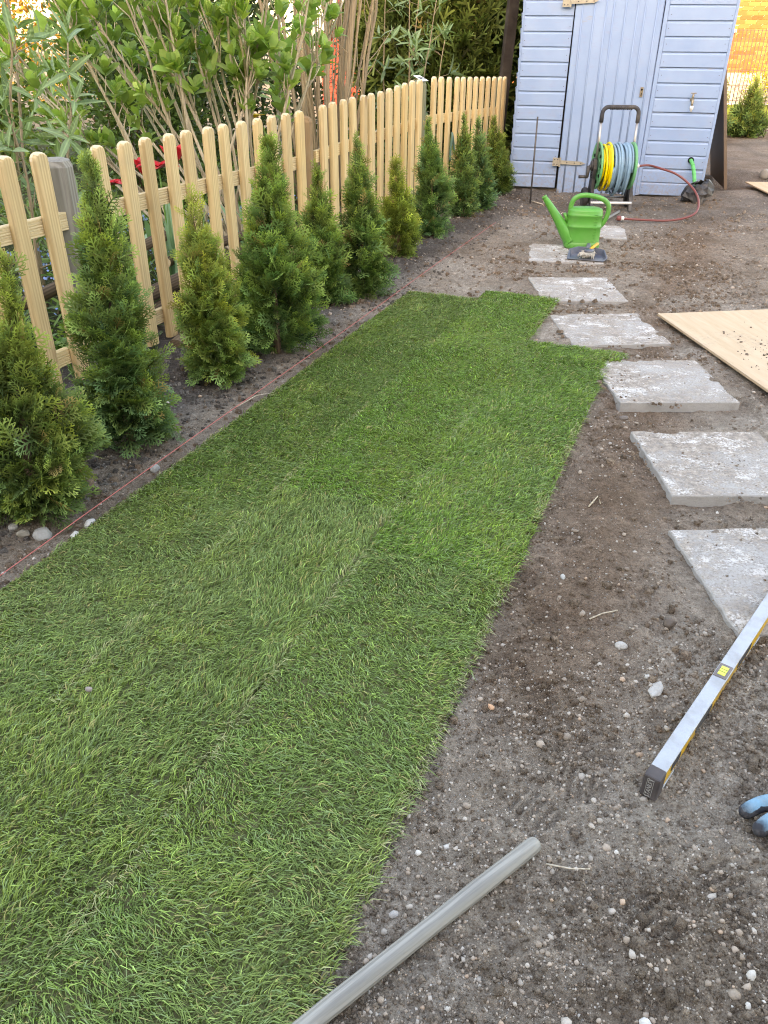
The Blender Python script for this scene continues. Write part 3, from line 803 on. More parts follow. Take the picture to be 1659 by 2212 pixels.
# ------------------------------------------------------------------ thujas
def spray_template(lod):
    S = []
    def seg(a, b, w0, w1): S.append((a[0], a[1], b[0], b[1], w0, w1))
    k = (1.0, 1.25, 1.7)[lod]
    seg((0,0), (.5,.0), .045*k, .05*k); seg((.5,0), (1,.0), .05*k, .018*k)
    ns = (11, 9, 6)[lod]
    for i in range(ns):
        t = .10+.80*i/ns; sg = 1 if i % 2 else -1; a = R(52-16*t); L = .50*(1-.62*t)*(.75+.45*((i*37) % 10)/10)
        e = (t+L*math.cos(a), sg*L*math.sin(a)); seg((t, 0), e, .034*k, .026*k)
        if lod < 2:
            for q, (ft, fl) in enumerate(((.35,.42),(.62,.34)) if lod == 0 else ((.5,.42),)):
                m = (t+(e[0]-t)*ft, e[1]*ft); a2 = a+(R(42) if q == 0 else R(-38))
                seg(m, (m[0]+L*fl*math.cos(a2), m[1]+sg*L*fl*math.sin(a2)), .030*k, .022*k)
    return np.array(S)
SPR = [spray_template(k) for k in range(3)]
def sprays(O, U, W, L, droop, col, tipc, lod):
    S = SPR[lod]; n = len(O); m = len(S)
    A = S[:, 0:2]; B = S[:, 2:4]; D = B-A; D /= np.linalg.norm(D, axis=1)[:,None]; Nn = np.stack([-D[:,1], D[:,0]], 1)
    P = np.stack([A-Nn*S[:,4:5]/2, A+Nn*S[:,4:5]/2, B+Nn*S[:,5:6]/2, B-Nn*S[:,5:6]/2], 1).reshape(-1, 2)   # (4m,2)
    V = O[:,None,:] + (U[:,None,:]*P[None,:,0:1] + W[:,None,:]*P[None,:,1:2])*L[:,None,None]
    V[...,2] -= droop[:,None]*L[:,None]*(P[None,:,0]**2 + .6*P[None,:,1]**2)
    Nv = np.cross(U, W); V += Nv[:,None,:]*(L[:,None,None]*.22*(P[None,:,1:2]**2+.25*P[None,:,0:1]**2))
    F = (np.arange(n*m)*4)[:,None] + np.arange(4)[None]
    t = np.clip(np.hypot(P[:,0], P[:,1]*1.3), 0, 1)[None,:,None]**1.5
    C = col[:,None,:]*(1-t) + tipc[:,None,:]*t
    return V.reshape(-1,3), F, C.reshape(-1,3)
def unit(v): return v/np.maximum(np.linalg.norm(v, axis=-1, keepdims=True), 1e-9)
PROF_T = [0,.06,.18,.32,.48,.62,.75,.88,1.0]
def thuja(x, y, h, rad, n, L, lod, cA, cB, seed, label, lean=(0,0), prof=(.62,.85,1,.93,.72,.48,.27,.14,.05), group='thujas planted in a row along the picket fence', top=.9, lobes=1.05, trunk=True):
    global rng
    keep_rng = rng; rng = np.random.default_rng(seed)
    z0 = gz(x, y)
    root = empty('thuja_shrub', (x, y, z0), 0, label, 'thuja', group)
    T = []
    PH = []
    while len(T) < n:
        t = rng.uniform(.03, .985); f = np.interp(t, PROF_T, prof); p_ = rng.uniform(0, 2*np.pi)
        if rng.random() < (f*(1-.45*float(sstep(.45,.8,t)))+.045)*(1 if vn(p_*1.1+seed*1.7, t*6+seed*2.3, 27) > .34 else .22): T.append(t); PH.append(p_)
    t = np.array(T); ph = np.array(PH)
    lob = 1-lobes/2+lobes*vn(ph*1.6+seed, t*7+seed*3.1, 7) ; q = 1-.5*rng.random(n)**1.6
    rr = np.interp(t, PROF_T, prof)*rad*.80*lob*q*(1-.30*sstep(.35,.75,t))
    out = np.stack([np.cos(ph), np.sin(ph), np.zeros(n)], 1); tan = np.stack([-np.sin(ph), np.cos(ph), np.zeros(n)], 1); up = np.array([0,0,1.])
    Ls = 1.2*L*rng.uniform(.5, 1.5, n)*np.where(t > .78, .75, 1)
    O = out*rr[:,None]; O[:,2] = t*h*.97; O[:,0] += lean[0]*t**1.5; O[:,1] += lean[1]*t**1.5
    a = (.80-.62*t)[:,None]; b = (.30+.75*t)[:,None]
    U = unit(out*a + up*b + rng.normal(0, .26, (n,3)))
    O -= U*(Ls*.45)[:,None]*(1-t[:,None]*.6)
    O[:,2] = np.maximum(O[:,2], .012)
    tw = rng.normal(0, .75, n)
    W0 = unit(np.cross(U, out + np.array([0,0,.01]))+tan*.02); W1 = np.cross(U, W0)
    W = W0*np.cos(tw)[:,None] + W1*np.sin(tw)[:,None]
    dr = rng.uniform(.0, .35, n)*(1-t)+.02
    cA, cB = np.array(cA), np.array(cB)
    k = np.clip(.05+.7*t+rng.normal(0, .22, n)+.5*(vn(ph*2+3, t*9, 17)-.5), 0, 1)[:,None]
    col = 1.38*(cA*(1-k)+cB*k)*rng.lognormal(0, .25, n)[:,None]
    br = rng.random(n) < .02*(1+2*(t > .7)); col[br] = np.array([.22,.16,.07])
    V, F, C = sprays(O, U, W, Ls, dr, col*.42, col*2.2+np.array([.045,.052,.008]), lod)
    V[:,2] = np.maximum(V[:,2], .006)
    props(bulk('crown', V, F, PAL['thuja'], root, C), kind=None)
    if trunk:
        mb = MB()
        mb.tube([(0,0,-.03),(lean[0]*.03,lean[1]*.03,h*.1),(lean[0]*.35,lean[1]*.35,h*.5),(lean[0]*.9,lean[1]*.9,h*top)], [rad*.085+.004, rad*.075+.003, .005, .0015], 7)
        mb.build('trunk', PAL['trunk'], root, True)
    rng = keep_rng
    return root
YB = (.21,.20,.03); GB = (.085,.135,.035); BG = (.048,.098,.042); OL = (.15,.165,.028)
thuja(-1.10,2.13,.80,.185,1200,.085,0,(.055,.095,.036),(.15,.17,.035),1,'wide thuja with a thin bare tip, first in the row, by the white pebble',(.09,.0),prof=(.62,.92,1,.88,.66,.42,.20,.10,.05))
thuja(-.924,2.577,.99,.152,1360,.080,0,(.045,.095,.045),(.13,.165,.034),2,'tall thuja with a long feathery tip in front of the weathered grey post',(.03,.0),prof=(.75,1,1,.92,.80,.62,.42,.2,.06))
thuja(-.717,3.207,.76,.140,1000,.078,0,(.065,.115,.038),(.17,.175,.032),3,'slim thuja with an open base and bare stem showing at the soil',(-.04,.0),prof=(.35,.75,1,.88,.74,.62,.45,.22,.06))
thuja(-.508,3.558,.95,.185,1520,.082,0,(.040,.090,.034),(.12,.16,.03),4,'bushy broad thuja with a wispy tip, between the slim open one and the brown post',(.02,.0),prof=(.5,.85,1,.97,.86,.66,.40,.18,.05))
thuja(-.347,4.381,.70,.150,1150,.075,1,(.045,.10,.038),(.13,.165,.03),5,'short thuja with a ragged tip standing before the brown fence post',(-.02,.0),prof=(.7,1,1,.9,.78,.6,.4,.25,.06))
thuja(-.13,4.524,.86,.150,1250,.075,1,(.038,.085,.032),(.11,.14,.028),6,'dense dark green thuja leaning over the turf, beyond the ragged tipped one',(-.03,.0),prof=(.6,.95,1,.9,.72,.58,.42,.25,.06))
thuja(.087,5.464,.62,.135,1050,.07,1,(.065,.105,.026),(.15,.165,.03),7,'low yellowish olive thuja, the most golden of the row',(-.04,.0),prof=(.75,1,1,.9,.75,.55,.35,.2,.06))
thuja(.344,6.037,.79,.145,1200,.07,1,(.036,.088,.038),(.085,.135,.03),8,'deep green thuja with a long thin shoot beside the tagged post',(-.07,.0),prof=(.7,1,1,.95,.82,.64,.36,.12,.05))
thuja(.631,6.818,.76,.130,1000,.075,2,(.036,.08,.036),(.11,.14,.028),9,'slender thuja beside the green hose loop on the fence',(-.04,.0),prof=(.7,1,1,.92,.78,.62,.42,.22,.06))
thuja(.794,7.10,.70,.125,1000,.075,2,(.038,.088,.046),(.085,.13,.035),10,'blue green thuja between the slender one and the one at the shed corner',(-.06,.0),prof=(.8,1.1,1,.85,.74,.62,.42,.2,.06))
thuja(1.05,7.86,.67,.150,1100,.075,2,(.034,.07,.024),(.10,.115,.022),11,'dark olive thuja against the corner of the blue shed',(-.11,.0),prof=(.75,1,1,.95,.7,.55,.48,.25,.06))
# pair behind the shed by the wire fence, and the big conifer beyond the fence
thuja(5.33,13.0,.80,.27,900,.13,2,(.04,.085,.03),(.12,.13,.03),12,'cone shaped thuja in front of the wire mesh fence',(.0,0),group='thujas along the wire mesh fence')
thuja(4.62,12.6,.98,.26,800,.13,2,(.035,.075,.03),(.13,.12,.03),13,'thuja half hidden behind the leaning sheet by the shed',(.05,0),group='thujas along the wire mesh fence')
thuja(6.15,13.1,.85,.27,700,.13,2,(.04,.085,.03),(.12,.13,.03),14,'thuja in front of the wire mesh fence, farthest from the shed',(.0,0),group='thujas along the wire mesh fence')
o = thuja(.60,10.1,3.6,1.15,7500,.25,2,(.034,.055,.018),(.085,.095,.024),15,'large dark conifer looming behind the fence beside the blue shed',(0,0),prof=(.75,.9,1,1,.97,.85,.65,.4,.1),group='',lobes=.55)
if 'group' in o: del o['group']

# ------------------------------------------------------------------ blue shed
SHA = R(-11)
shed = empty('garden_shed', (1.194, 8.215, 0), SHA, 'weathered light blue timber garden shed with a plank door and brass tap', 'shed')
SW, SD, SH = 1.78, 1.9, 2.05
DX0, DX1 = .445, 1.19                                  # door opening
PITCH = .117
def clap(x0, x1, z0, h=PITCH):                          # shiplap board: scooped upper edge over a square lower edge
    mb = MB()
    prof = [(0,0),(-.019,.0),(-.020,.003),(-.020,h*.80),(-.016,h*.86),(-.008,h*.93),(-.007,h*.997),(0,h*.997)]
    mb.loft([[(x, y, z) for y, z in prof] for x in (x0, x1)])
    return mb.build('board', PAL['blue'], shed, loc=(0, random.uniform(-.0015,.0005), z0), rot=(0, R(random.uniform(-.12,.12)), 0))
nb = int(SH/PITCH)
nail_ = MB(); nail_.lathe([(.0032,0),(.0026,-.0012),(0,-.0014)], axis='Y', n=8); nail_ = nail_.mesh('nail', PAL['iron'])
for k in range(nb):
    b1 = clap(.012, DX0-.012, .035+k*PITCH); b2 = clap(DX1+.035, SW-.02, .005+k*PITCH)
    for b_, xs_ in ((b1, (.03, DX0-.03)), (b2, (DX1+.055, SW-.042))):
        for xn in xs_: link('nail', nail_, b_, (xn+random.uniform(-.006,.006), -.0205, PITCH*random.uniform(.3,.55)))
mb = MB(); mb.box((SW/2, SD/2+.006, SH/2+.02), (SW-.03, SD, SH-.02))
mb.build('carcass', PAL['dark'], shed)
def part(name, mat, c, d, parent=shed, rot=None, bevel=0):
    m_ = MB(); m_.box((0,0,0), d); return m_.build(name, mat, parent, loc=c, rot=rot, bevel=bevel)
part('corner_trim', PAL['blue'], (SW-.006, .02, SH/2+.0), (.026, .07, SH), bevel=.003)
part('corner_trim', PAL['blue'], (.002, .02, SH/2+.03), (.02, .06, SH), bevel=.003)
part('door_jamb', PAL['blue'], (DX1+.016, -.002, SH/2), (.034, .05, SH), bevel=.003)
for sx in (-.0, SW):                                     # side walls of horizontal boards
    for k in range(nb):
        m_ = MB(); m_.box((0,0,0), (.02, SD-.08, PITCH*.96)); m_.build('side_board', PAL['blue'], shed, loc=(sx-.008 if sx == 0 else sx-.012, SD/2+.05, .06+k*PITCH+PITCH/2), rot=(0, R(6 if sx else -6), 0))
part('plinth', PAL['concrete'], (SW/2, .9, -.03), (SW-.06, 1.75, .16))
rf = MB(); rf.prism([(-.18, SH-.02), (SW/2, SH+.42), (SW+.18, SH-.02), (SW+.18, SH+.03), (SW/2, SH+.48), (-.18, SH+.03)], -.2, SD+.2)
rf.build('roof', PAL['black'], shed)
gb = MB(); gb.prism([(0.0, SH-.03), (SW, SH-.03), (SW/2, SH+.40)], -.012, .012); gb.build('gable', PAL['blue'], shed)
# door, slightly proud and sagging
door = MB(); door.box((.372, .012, .9), (.74, .014, 1.82))
door = door.build('door', PAL['blue'], shed, loc=(DX0+.008, -.030, -.028), rot=(0, R(-.45), R(1.1)))
def plankm(wd):
    mb = MB(); e = wd/2
    mb.loft([[(-e,.0,z),(-e,-.006,z),(-e+.006,-.014,z),(e-.006,-.014,z),(e,-.006,z),(e,0,z)] for z in (0,1.82)]); return mb.mesh('plank', PAL['blue'])
x = 0.0
for wd in (.062,.100,.100,.062,.100,.100,.062,.100,.054):
    link('plank', plankm(wd-.003), door, (x+wd/2, .005, random.uniform(-.006,.006))); x += wd
for bx in (.062,.162,.262,.324,.424,.524,.586,.686):     # thin cover beads between the planks
    m_ = MB(); m_.tube([(bx, -.010, .0), (bx, -.010, 1.82)], .0065, 6); m_.build('bead', PAL['blue'], door, True)
def hinge(z):
    h = MB(); h.box((-.040, -.018, z), (.066, .006, .072)); h.tube([(-.004, -.024, z-.04), (-.004, -.024, z+.04)], .008, 8)
    h.prism([(.004, z-.017), (.19, z-.015), (.215, z-.006), (.232, z), (.215, z+.006), (.19, z+.015), (.004, z+.017)], -.026, -.020)
    hb = h.build('strap_hinge', PAL['hinge'], door, rot=(0, R(2.0 if z < 1 else -1.5), 0))
    for (a, b) in ((-.055,.02),(-.055,-.02),(-.028,.02),(-.028,-.02),(.06,0),(.13,0),(.19,0)):
        m_ = MB(); m_.lathe([(.0055,0),(.0045,-.003),(0,-.0035)], (a, -.021 if a < 0 else -.0265, z+b), 'Y', 8); m_.build('screw', PAL['iron'], hb)
hinge(.295); hinge(1.568)
lk = MB(); lk.box((.655, -.0175, .885), (.026, .003, .078))
lk = lk.build('lock_plate', PAL['brass'], door)
m_ = MB(); m_.lathe([(.008,0),(.008,-.006),(.004,-.007)], (.655,-.019,.905), 'Y', 10); m_.box((.655,-.022,.868), (.006,.01,.024)); m_.build('latch', PAL['dark'], lk)
# tap on the right hand panel
tp = MB()
tp.lathe([(.017,0),(.017,-.006),(.010,-.008),(.010,-.045)], (0,0,0), 'Y', 12)
tp.tube([(0,-.045,.004),(0,-.062,-.006),(0,-.068,-.028),(0,-.068,-.048)], [.013,.012,.010,.010], 10)
tp.tube([(0,-.042,.0),(0,-.042,.048)], .009, 10)
tap = tp.build('tap', PAL['brass'], shed, True, loc=(1.545, -.02, .812))
m_ = MB(); m_.box((0,-.042,.052), (.052,.009,.007)); m_.build('tap_handle', PAL['brass'], tap, bevel=.002)
m_ = MB(); m_.lathe([(.013,-.046),(.016,-.05),(.016,-.074),(.009,-.078),(.009,-.092)], (0,-.068,0), 'Z', 12); m_.build('hose_nipple', PAL['whiteplastic'], tap, True)
# hole with the green hose running into a black sleeve in the ground
m_ = MB(); m_.lathe([(.027,-.0),(.027,-.004),(.014,-.004)], (1.635,-.0235,.318), 'Y', 16); m_.build('hose_hole', PAL['dark'], shed)
m_ = MB(); pts = [(1.632,.02,.322),(1.636,-.04,.315),(1.652,-.085,.285),(1.672,-.125,.215),(1.69,-.165,.12),(1.70,-.19,.05)]
m_.tube(pts, .0165, 10); gh = m_.build('supply_hose', PAL['hoseG'], shed, True)
for k in range(9):
    t = k/8; i = min(int(t*4)+1, 4); f = t*4-(i-1); a, b = Vector(pts[i]), Vector(pts[min(i+1,5)]); p = a+(b-a)*min(f,1)
    m_ = MB(); d = (b-a).normalized(); m_.tube([p-d*.004, p+d*.004], .0178, 10); m_.build('hose_ridge', PAL['hoseG'], gh, True)

# black plastic sleeve around the hose
bx_, by_ = 2.80, 7.66
bag = empty('plastic_sleeve', (bx_, by_, gz(bx_, by_)-.01), .2, 'crumpled black plastic sleeve round the green hose at the foot of the shed', 'plastic sleeve')
m_ = MB(); m_.tube([(.0,-.10,-.03),(.01,-.05,.06),(.02,-.02,.13)], [.05,.055,.06], 14); m_.build('pipe', PAL['rubber'], bag, True)
rings = []; rr = random.Random(4)
for k in range(5):
    ring = []
    for j in range(20):
        a = j/20*2*math.pi; fold = 1+.22*math.sin(a*5+k)+.1*rr.uniform(-1,1)
        rad = (.055,.085,.105,.115,.105)[k]*fold
        ring.append((.02+rad*1.15*math.cos(a), -.02+rad*math.sin(a)*.8, (.165,.16,.12,.075,.045)[k]+.016*rr.uniform(-1,1)+.02*math.cos(a)))
    rings.append(ring)
m_ = MB(); m_.loft(rings, cap=False); bo = m_.build('skirt', PAL['black'], bag, False)
md = bo.modifiers.new('s', 'SOLIDIFY'); md.thickness = .003

m_ = MB(); m_.loft([[(x, y, z) for x, y in ((-.05,-.03),(.05,-.03),(.05,.03),(-.05,.03))] for z in (-.05, 2.3)])
props(m_.build('dark_upright', plain('dark_upright', (.035,.028,.024), .85, .1), None, loc=(1.10,8.72,0), rot=(0,R(2.5),R(20)), bevel=.004), 'near-black upright strip between the fence end and the shed', 'timber')  # dark upright added to fill the dark gap beside the shed
# iron stake, leaning sheet, post off-cut, boards
m_ = MB(); m_.tube([(0,0,-.15),(0,0,.700)], .0075, 8)
props(m_.build('metal_stake', PAL['iron'], None, True, loc=(1.285,7.466,0), rot=(R(1),R(-.8),0)), 'thin dark metal rod stuck upright in the soil before the shed', 'rod')
sh = MB(); sh.box((0,0,.62), (.012,.78,1.24)); sh.box((-.004,-.386,.62), (.03,.014,1.24))
props(sh.build('leaning_sheet', PAL['rust'], None, loc=(3.44,8.78,0), rot=(R(2), R(-13), R(-9)), bevel=.002), 'rusty brown metal sheet leaning against the side of the blue shed', 'metal sheet')
m_ = MB(); m_.lathe([(.0,0),(.048,0),(.05,.004),(.05,.5),(.048,.504),(0,.504)], axis='X', n=18)
o = m_.build('post_offcut', PAL['pole'], None, True, loc=(3.93,8.86,gz(3.95,8.9)+.047), rot=(0,0,R(35)))
props(o, 'short round grey post off-cut lying on soil near the far plywood sheet', 'post')
def sheet(cx, cy, wx, wy, a, z, label, tilt=(0,0)):
    m_ = MB(); m_.box((0,0,0), (wx,wy,.012)); o = m_.build('plywood_sheet', PAL['ply'], None, loc=(cx,cy,z), rot=(R(tilt[0]),R(tilt[1]),R(a)), bevel=.001, seg=1)
    return props(o, label, 'plywood', 'plywood sheets laid on the soil')
ps = sheet(2.04,3.60,1.02,1.22,8.5,.030,'pale plywood sheet sprinkled with soil beside the stepping slabs')
sheet(4.10,8.12,1.0,.80,-3,.035,'pale plywood sheet lying beyond the shed corner near the post off-cut')
n = 260; a = rng.normal(0, .20, n); b = rng.normal(0, .24, n)
px = 1.80+a+.02*b; py = 3.45+b
k = (px > 1.60+(3.2-py)*-.12) & (px < 2.5) & (py < 4.1) & (py > 3.05); px, py = px[k], py[k]
props(rocks('soil_spill', px, py, np.full(len(px), .036), np.clip(rng.lognormal(math.log(.0026), .55, len(px)), .0012, .009), np.array([[.17,.13,.10]])*rng.uniform(.6,1.2,(len(px),1)), PAL['stone'], smooth=False),
      'brown soil crumbs spilled on the plywood sheet', 'soil', kind='stuff')

# ------------------------------------------------------------------ hose reel cart
reel = empty('hose_reel', (1.93, 7.27, 0), R(0), 'wheeled hose reel wound with blue and yellow hose in front of the shed door', 'hose reel')
AZ, HWD = .345, .135
def disc(x, sgn):
    mb = MB(); n = 28; rings = []
    for rad, dx in ((.028,0),(.06,.004*sgn),(.165,.008*sgn),(.180,.016*sgn),(.186,.016*sgn),(.186,.0),(.165,-.002*sgn),(.028,-.006*sgn)):
        rings.append([(x+dx, rad*math.cos(2*math.pi*k/n), AZ+rad*math.sin(2*math.pi*k/n)) for k in range(n)])
    mb.loft(rings + [rings[0]], cap=False)
    d = mb.build('disc', PAL['greend'], reel, True)
    for k in range(10):
        a = 2*math.pi*k/10
        for rad, r0 in ((.13,.017),(.088,.012)):
            m_ = MB(); m_.lathe([(r0,0),(r0*.8,.0035*sgn),(0,.0035*sgn)], (x+.0085*sgn, rad*math.cos(a+rad*9), AZ+rad*math.sin(a+rad*9)), 'X', 10)
            m_.build('recess', PAL['dark'] if rad > .1 else PAL['greend'], d, True)
disc(-HWD, -1); disc(HWD, 1)
m_ = MB(); m_.lathe([(.06,-HWD),(.06,HWD)], (0,0,AZ), 'X', 16); m_.build('drum', PAL['greend'], reel, True)
def coil(x0, x1, turns, r0, r1, mat, ph, name='hose_coil', sag=.0):
    pts = []; N = int(turns*26)
    for k in range(N+1):
        t = k/N; a = ph+2*math.pi*turns*t; rad = r0+(r1-r0)*t + .010*math.sin(a*.37+ph) + .004*math.sin(a*1.3+ph*2)
        z = AZ+rad*math.sin(a); z -= sag*max(0, -math.sin(a))
        pts.append((x0+(x1-x0)*t+.008*math.sin(a*.5+ph), rad*math.cos(a), z))
    m_ = MB(); m_.tube(pts, .0098, 8); return m_.build(name, mat, reel, True)
coil(-.118,.118,10,.085,.085,PAL['hoseB'],.3); coil(.118,-.118,10,.110,.112,PAL['hoseB'],1.3)
coil(-.112,-.045,3.6,.150,.165,PAL['hoseY'],.2,sag=.03); coil(-.115,-.04,3.4,.132,.140,PAL['hoseY'],1.9)
coil(-.035,.115,6.4,.150,.160,PAL['hoseB'],.8,sag=.035); coil(.118,-.02,6.0,.132,.142,PAL['hoseB'],2.4); coil(-.03,.10,4.2,.172,.168,PAL['hoseB'],3.1,sag=.05)
coil(.06,.118,2.5,.165,.172,PAL['hoseB'],4.1,sag=.02)
for s in (-1, 1):                                         # A shaped side frames
    x = s*(HWD+.030); m_ = MB()
    m_.loft([[(x+q, y, z) for y, z in ((-.035,AZ+.055),(.035,AZ+.055),(.055,AZ-.02),(.045,AZ-.10),(.075,.10),(.105,.03),(.07,.03),(.03,.11),(-.005,.17),(-.045,.08),(-.085,.0),(-.125,.0),(-.075,.11),(-.045,AZ-.10),(-.055,AZ-.02))] for q in (-.014,.014)])
    sf = m_.build('side_frame', PAL['black'], reel, bevel=.004)
    m_ = MB(); m_.lathe([(.0,.0),(.042,0),(.046,s*.006),(.034,s*.014),(.0,s*.016)], (x+s*.0145, 0, AZ), 'X', 18); m_.build('hub', PAL['black'], sf, True)
    for q in range(4):
        m_ = MB(); m_.box((x+s*.0155, 0, AZ-.055-.012*q), (.003,.04,.005)); m_.build('slot', PAL['dark'], sf)
    wz = .078; wx = s*(HWD+.058); m_ = MB()
    m_.lathe([(.045,-.02),(.072,-.021),(.078,-.014),(.078,.014),(.072,.021),(.045,.02)], (wx, .095, wz), 'X', 24)
    wh = m_.build('wheel', PAL['rubber'], reel, True)
    m_ = MB(); m_.lathe([(0,-.013),(.020,-.015),(.046,-.009),(.046,.009),(.020,.015),(0,.013)], (wx, .095, wz), 'X', 18); m_.build('rim', PAL['black'], wh, True)
m_ = MB(); m_.tube([(-HWD-.05,.095,.078),(HWD+.05,.095,.078)], .0085, 8); m_.build('axle', PAL['steel'], reel, True)
m_ = MB(); m_.tube([(-HWD-.04,-.09,.062),(HWD+.04,-.09,.062)], .011, 10); m_.build('cross_bar', PAL['whiteplastic'], reel, True)
HT = .80; hx = .150
for s in (-1, 1):
    m_ = MB(); m_.tube([(s*hx,.012,AZ+.03),(s*hx,.02,HT-.12)], .0105, 10); m_.build('handle_tube', PAL['steel'], reel, True)
m_ = MB(); pts = [(-hx,.02,HT-.125),(-hx,.021,HT-.075)]
for k in range(7): a = math.pi-k/6*math.pi/2; pts.append((-hx+.05+.05*math.cos(a), .022, HT-.06+.05*math.sin(a)))
for k in range(7): a = math.pi/2-k/6*math.pi/2; pts.append((hx-.05+.05*math.cos(a), .022, HT-.06+.05*math.sin(a)))
pts += [(hx,.021,HT-.075),(hx,.02,HT-.125)]
m_.tube(pts, .0165, 10); gp = m_.build('handle_grip', PAL['rubber'], reel, True)
for k in range(11):
    xx = -.085+.017*k; m_ = MB(); m_.tube([(xx-.005,.022,HT-.013),(xx+.005,.022,HT-.013)], .0185, 10); m_.build('grip_ridge', PAL['rubber'], gp, True)
m_ = MB(); cx_ = -(HWD+.062)
m_.tube([(cx_+.02,0,AZ-.01),(cx_-.012,0,AZ-.01)], .017, 10); m_.tube([(cx_-.012,0,AZ-.005),(cx_-.022,-.03,AZ-.085)], [.017,.012], 8)
m_.tube([(cx_-.018,-.03,AZ-.085),(cx_-.095,-.034,AZ-.083)], [.012,.0135], 10)
m_.build('crank', PAL['black'], reel, True)
m_ = MB(); m_.lathe([(.016,0),(.019,.01),(.019,.028),(.010,.034)], (HWD+.05,0,AZ), 'X', 14); m_.build('outlet', PAL['whiteplastic'], reel, True)
m_ = MB()
P = [(HWD+.08,0,AZ),(HWD+.16,-.01,AZ+.004),(.38,-.03,AZ-.005),(.50,-.07,AZ-.035),(.60,-.13,AZ-.09),(.672,-.22,AZ-.16),(.69,-.32,AZ-.225),(.66,-.42,AZ-.28),(.57,-.49,.035),(.44,-.53,.018),(.30,-.545,.017),(.16,-.55,.020),(.085,-.55,.022)]
_rot = Matrix.Rotation(R(-9), 3, 'Z'); P = [(HWD+.08,0,AZ),(HWD+.17,.01,AZ+.004)] + [tuple(_rot @ Vector(p)) for p in P[2:]]
def smooth_path(P, m=5):
    P = [Vector(p) for p in P]; out = []
    for i in range(len(P)-1):
        p0, p1, p2, p3 = P[max(i-1,0)], P[i], P[i+1], P[min(i+2,len(P)-1)]
        for k in range(m):
            t = k/m; out.append(.5*((2*p1)+(p2-p0)*t+(2*p0-5*p1+4*p2-p3)*t*t+(3*p1-p0-3*p2+p3)*t**3))
    return out+[P[-1]]
m_.tube(smooth_path(P), .0092, 8); oh = m_.build('outlet_hose', PAL['hoseR'], reel, True)
m_ = MB(); m_.lathe([(.012,0),(.019,.004),(.020,.03),(.014,.036)], (0,0,0), 'X', 14); m_.build('coupling', PAL['hoseR'], oh, True, loc=_rot @ Vector((.028,-.55,.024)), rot=(0,0,R(-9)))
m_ = MB(); m_.lathe([(.014,0),(.018,.004),(.018,.018),(.011,.024)], (0,0,0), 'X', 14); m_.build('coupling_ring', PAL['whiteplastic'], oh, True, loc=_rot @ Vector((.064,-.55,.024)), rot=(0,0,R(-9)))
m_ = MB(); m_.tube([(1.52,6.18,.048),(1.75,6.62,.03),(1.97,7.03,.02)], .0105, 8)
props(m_.build('metal_rod', PAL['steel'], None, True), 'grey metal rod lying behind the watering can', 'rod')

# ------------------------------------------------------------------ watering can
WZ = SLAB_TOP[6]+.002
can = empty('watering_can', (1.372, 5.72, WZ), R(-4), 'bright green plastic watering can with long spout on a concrete slab', 'watering can')
def oval(a, b, z, n=28, p=2.6, cx=0.0):
    out = []
    for k in range(n):
        t = 2*math.pi*k/n; c_, s_ = math.cos(t), math.sin(t)
        out.append((cx+a*math.copysign(abs(c_)**(2/p), c_), b*math.copysign(abs(s_)**(2/p), s_), z))
    return out
secs = [(.110,.064,.0),(.121,.073,.005),(.124,.075,.016),(.124,.075,.036),(.120,.071,.042),(.118,.070,.047),(.118,.070,.10),(.118,.070,.138),
        (.121,.073,.142),(.121,.073,.152),(.118,.070,.156),(.119,.070,.212),(.122,.073,.216),(.122,.073,.226),(.119,.070,.230),(.118,.069,.246),(.112,.064,.260),(.09,.05,.268),(.06,.03,.269)]
m_ = MB(); m_.loft([oval(a, b, z) for a, b, z in secs]); m_.build('body', PAL['green'], can, True)
m_ = MB(); m_.tube(smooth_path([(-.075,0,.055),(-.120,0,.105),(-.155,0,.150),(-.205,0,.218),(-.262,0,.292),(-.288,0,.326)]), [.066-.0505*(k/25)**.62 for k in range(26)], 14, cap=True)
sp = m_.build('spout', PAL['green'], can, True)
m_ = MB(); m_.lathe([(.0135,0),(.0175,.001),(.0175,.014),(.012,.015),(.011,.004)], (0,0,0), 'Z', 14); m_.build('spout_lip', PAL['green'], sp, True, loc=(-.286,0,.322), rot=(0,R(-37),0))
m_ = MB(); m_.tube(smooth_path([(-.092,0,.225),(-.104,0,.27),(-.085,0,.322),(-.030,0,.345),(.045,0,.340),(.115,0,.318),(.152,0,.278),(.152,0,.225),(.128,0,.165),(.105,0,.140)]), .0165, 12)
m_.build('handle', PAL['green'], can, True)
m_ = MB(); m_.tube([(-.108,0,.165),(-.128,0,.20),(-.142,0,.228)], [.013,.0125,.0105], 10); m_.build('rose_peg', PAL['green'], can, True)
for k in range(9):
    m_ = MB(); zz = .055+.022*k; m_.box((.068+(k%2)*.003, -.0655-(.004 if zz > .13 else 0), zz), (.014 if k % 2 else .022, .004, .0022)); m_.build('level_mark', PAL['green'], can)

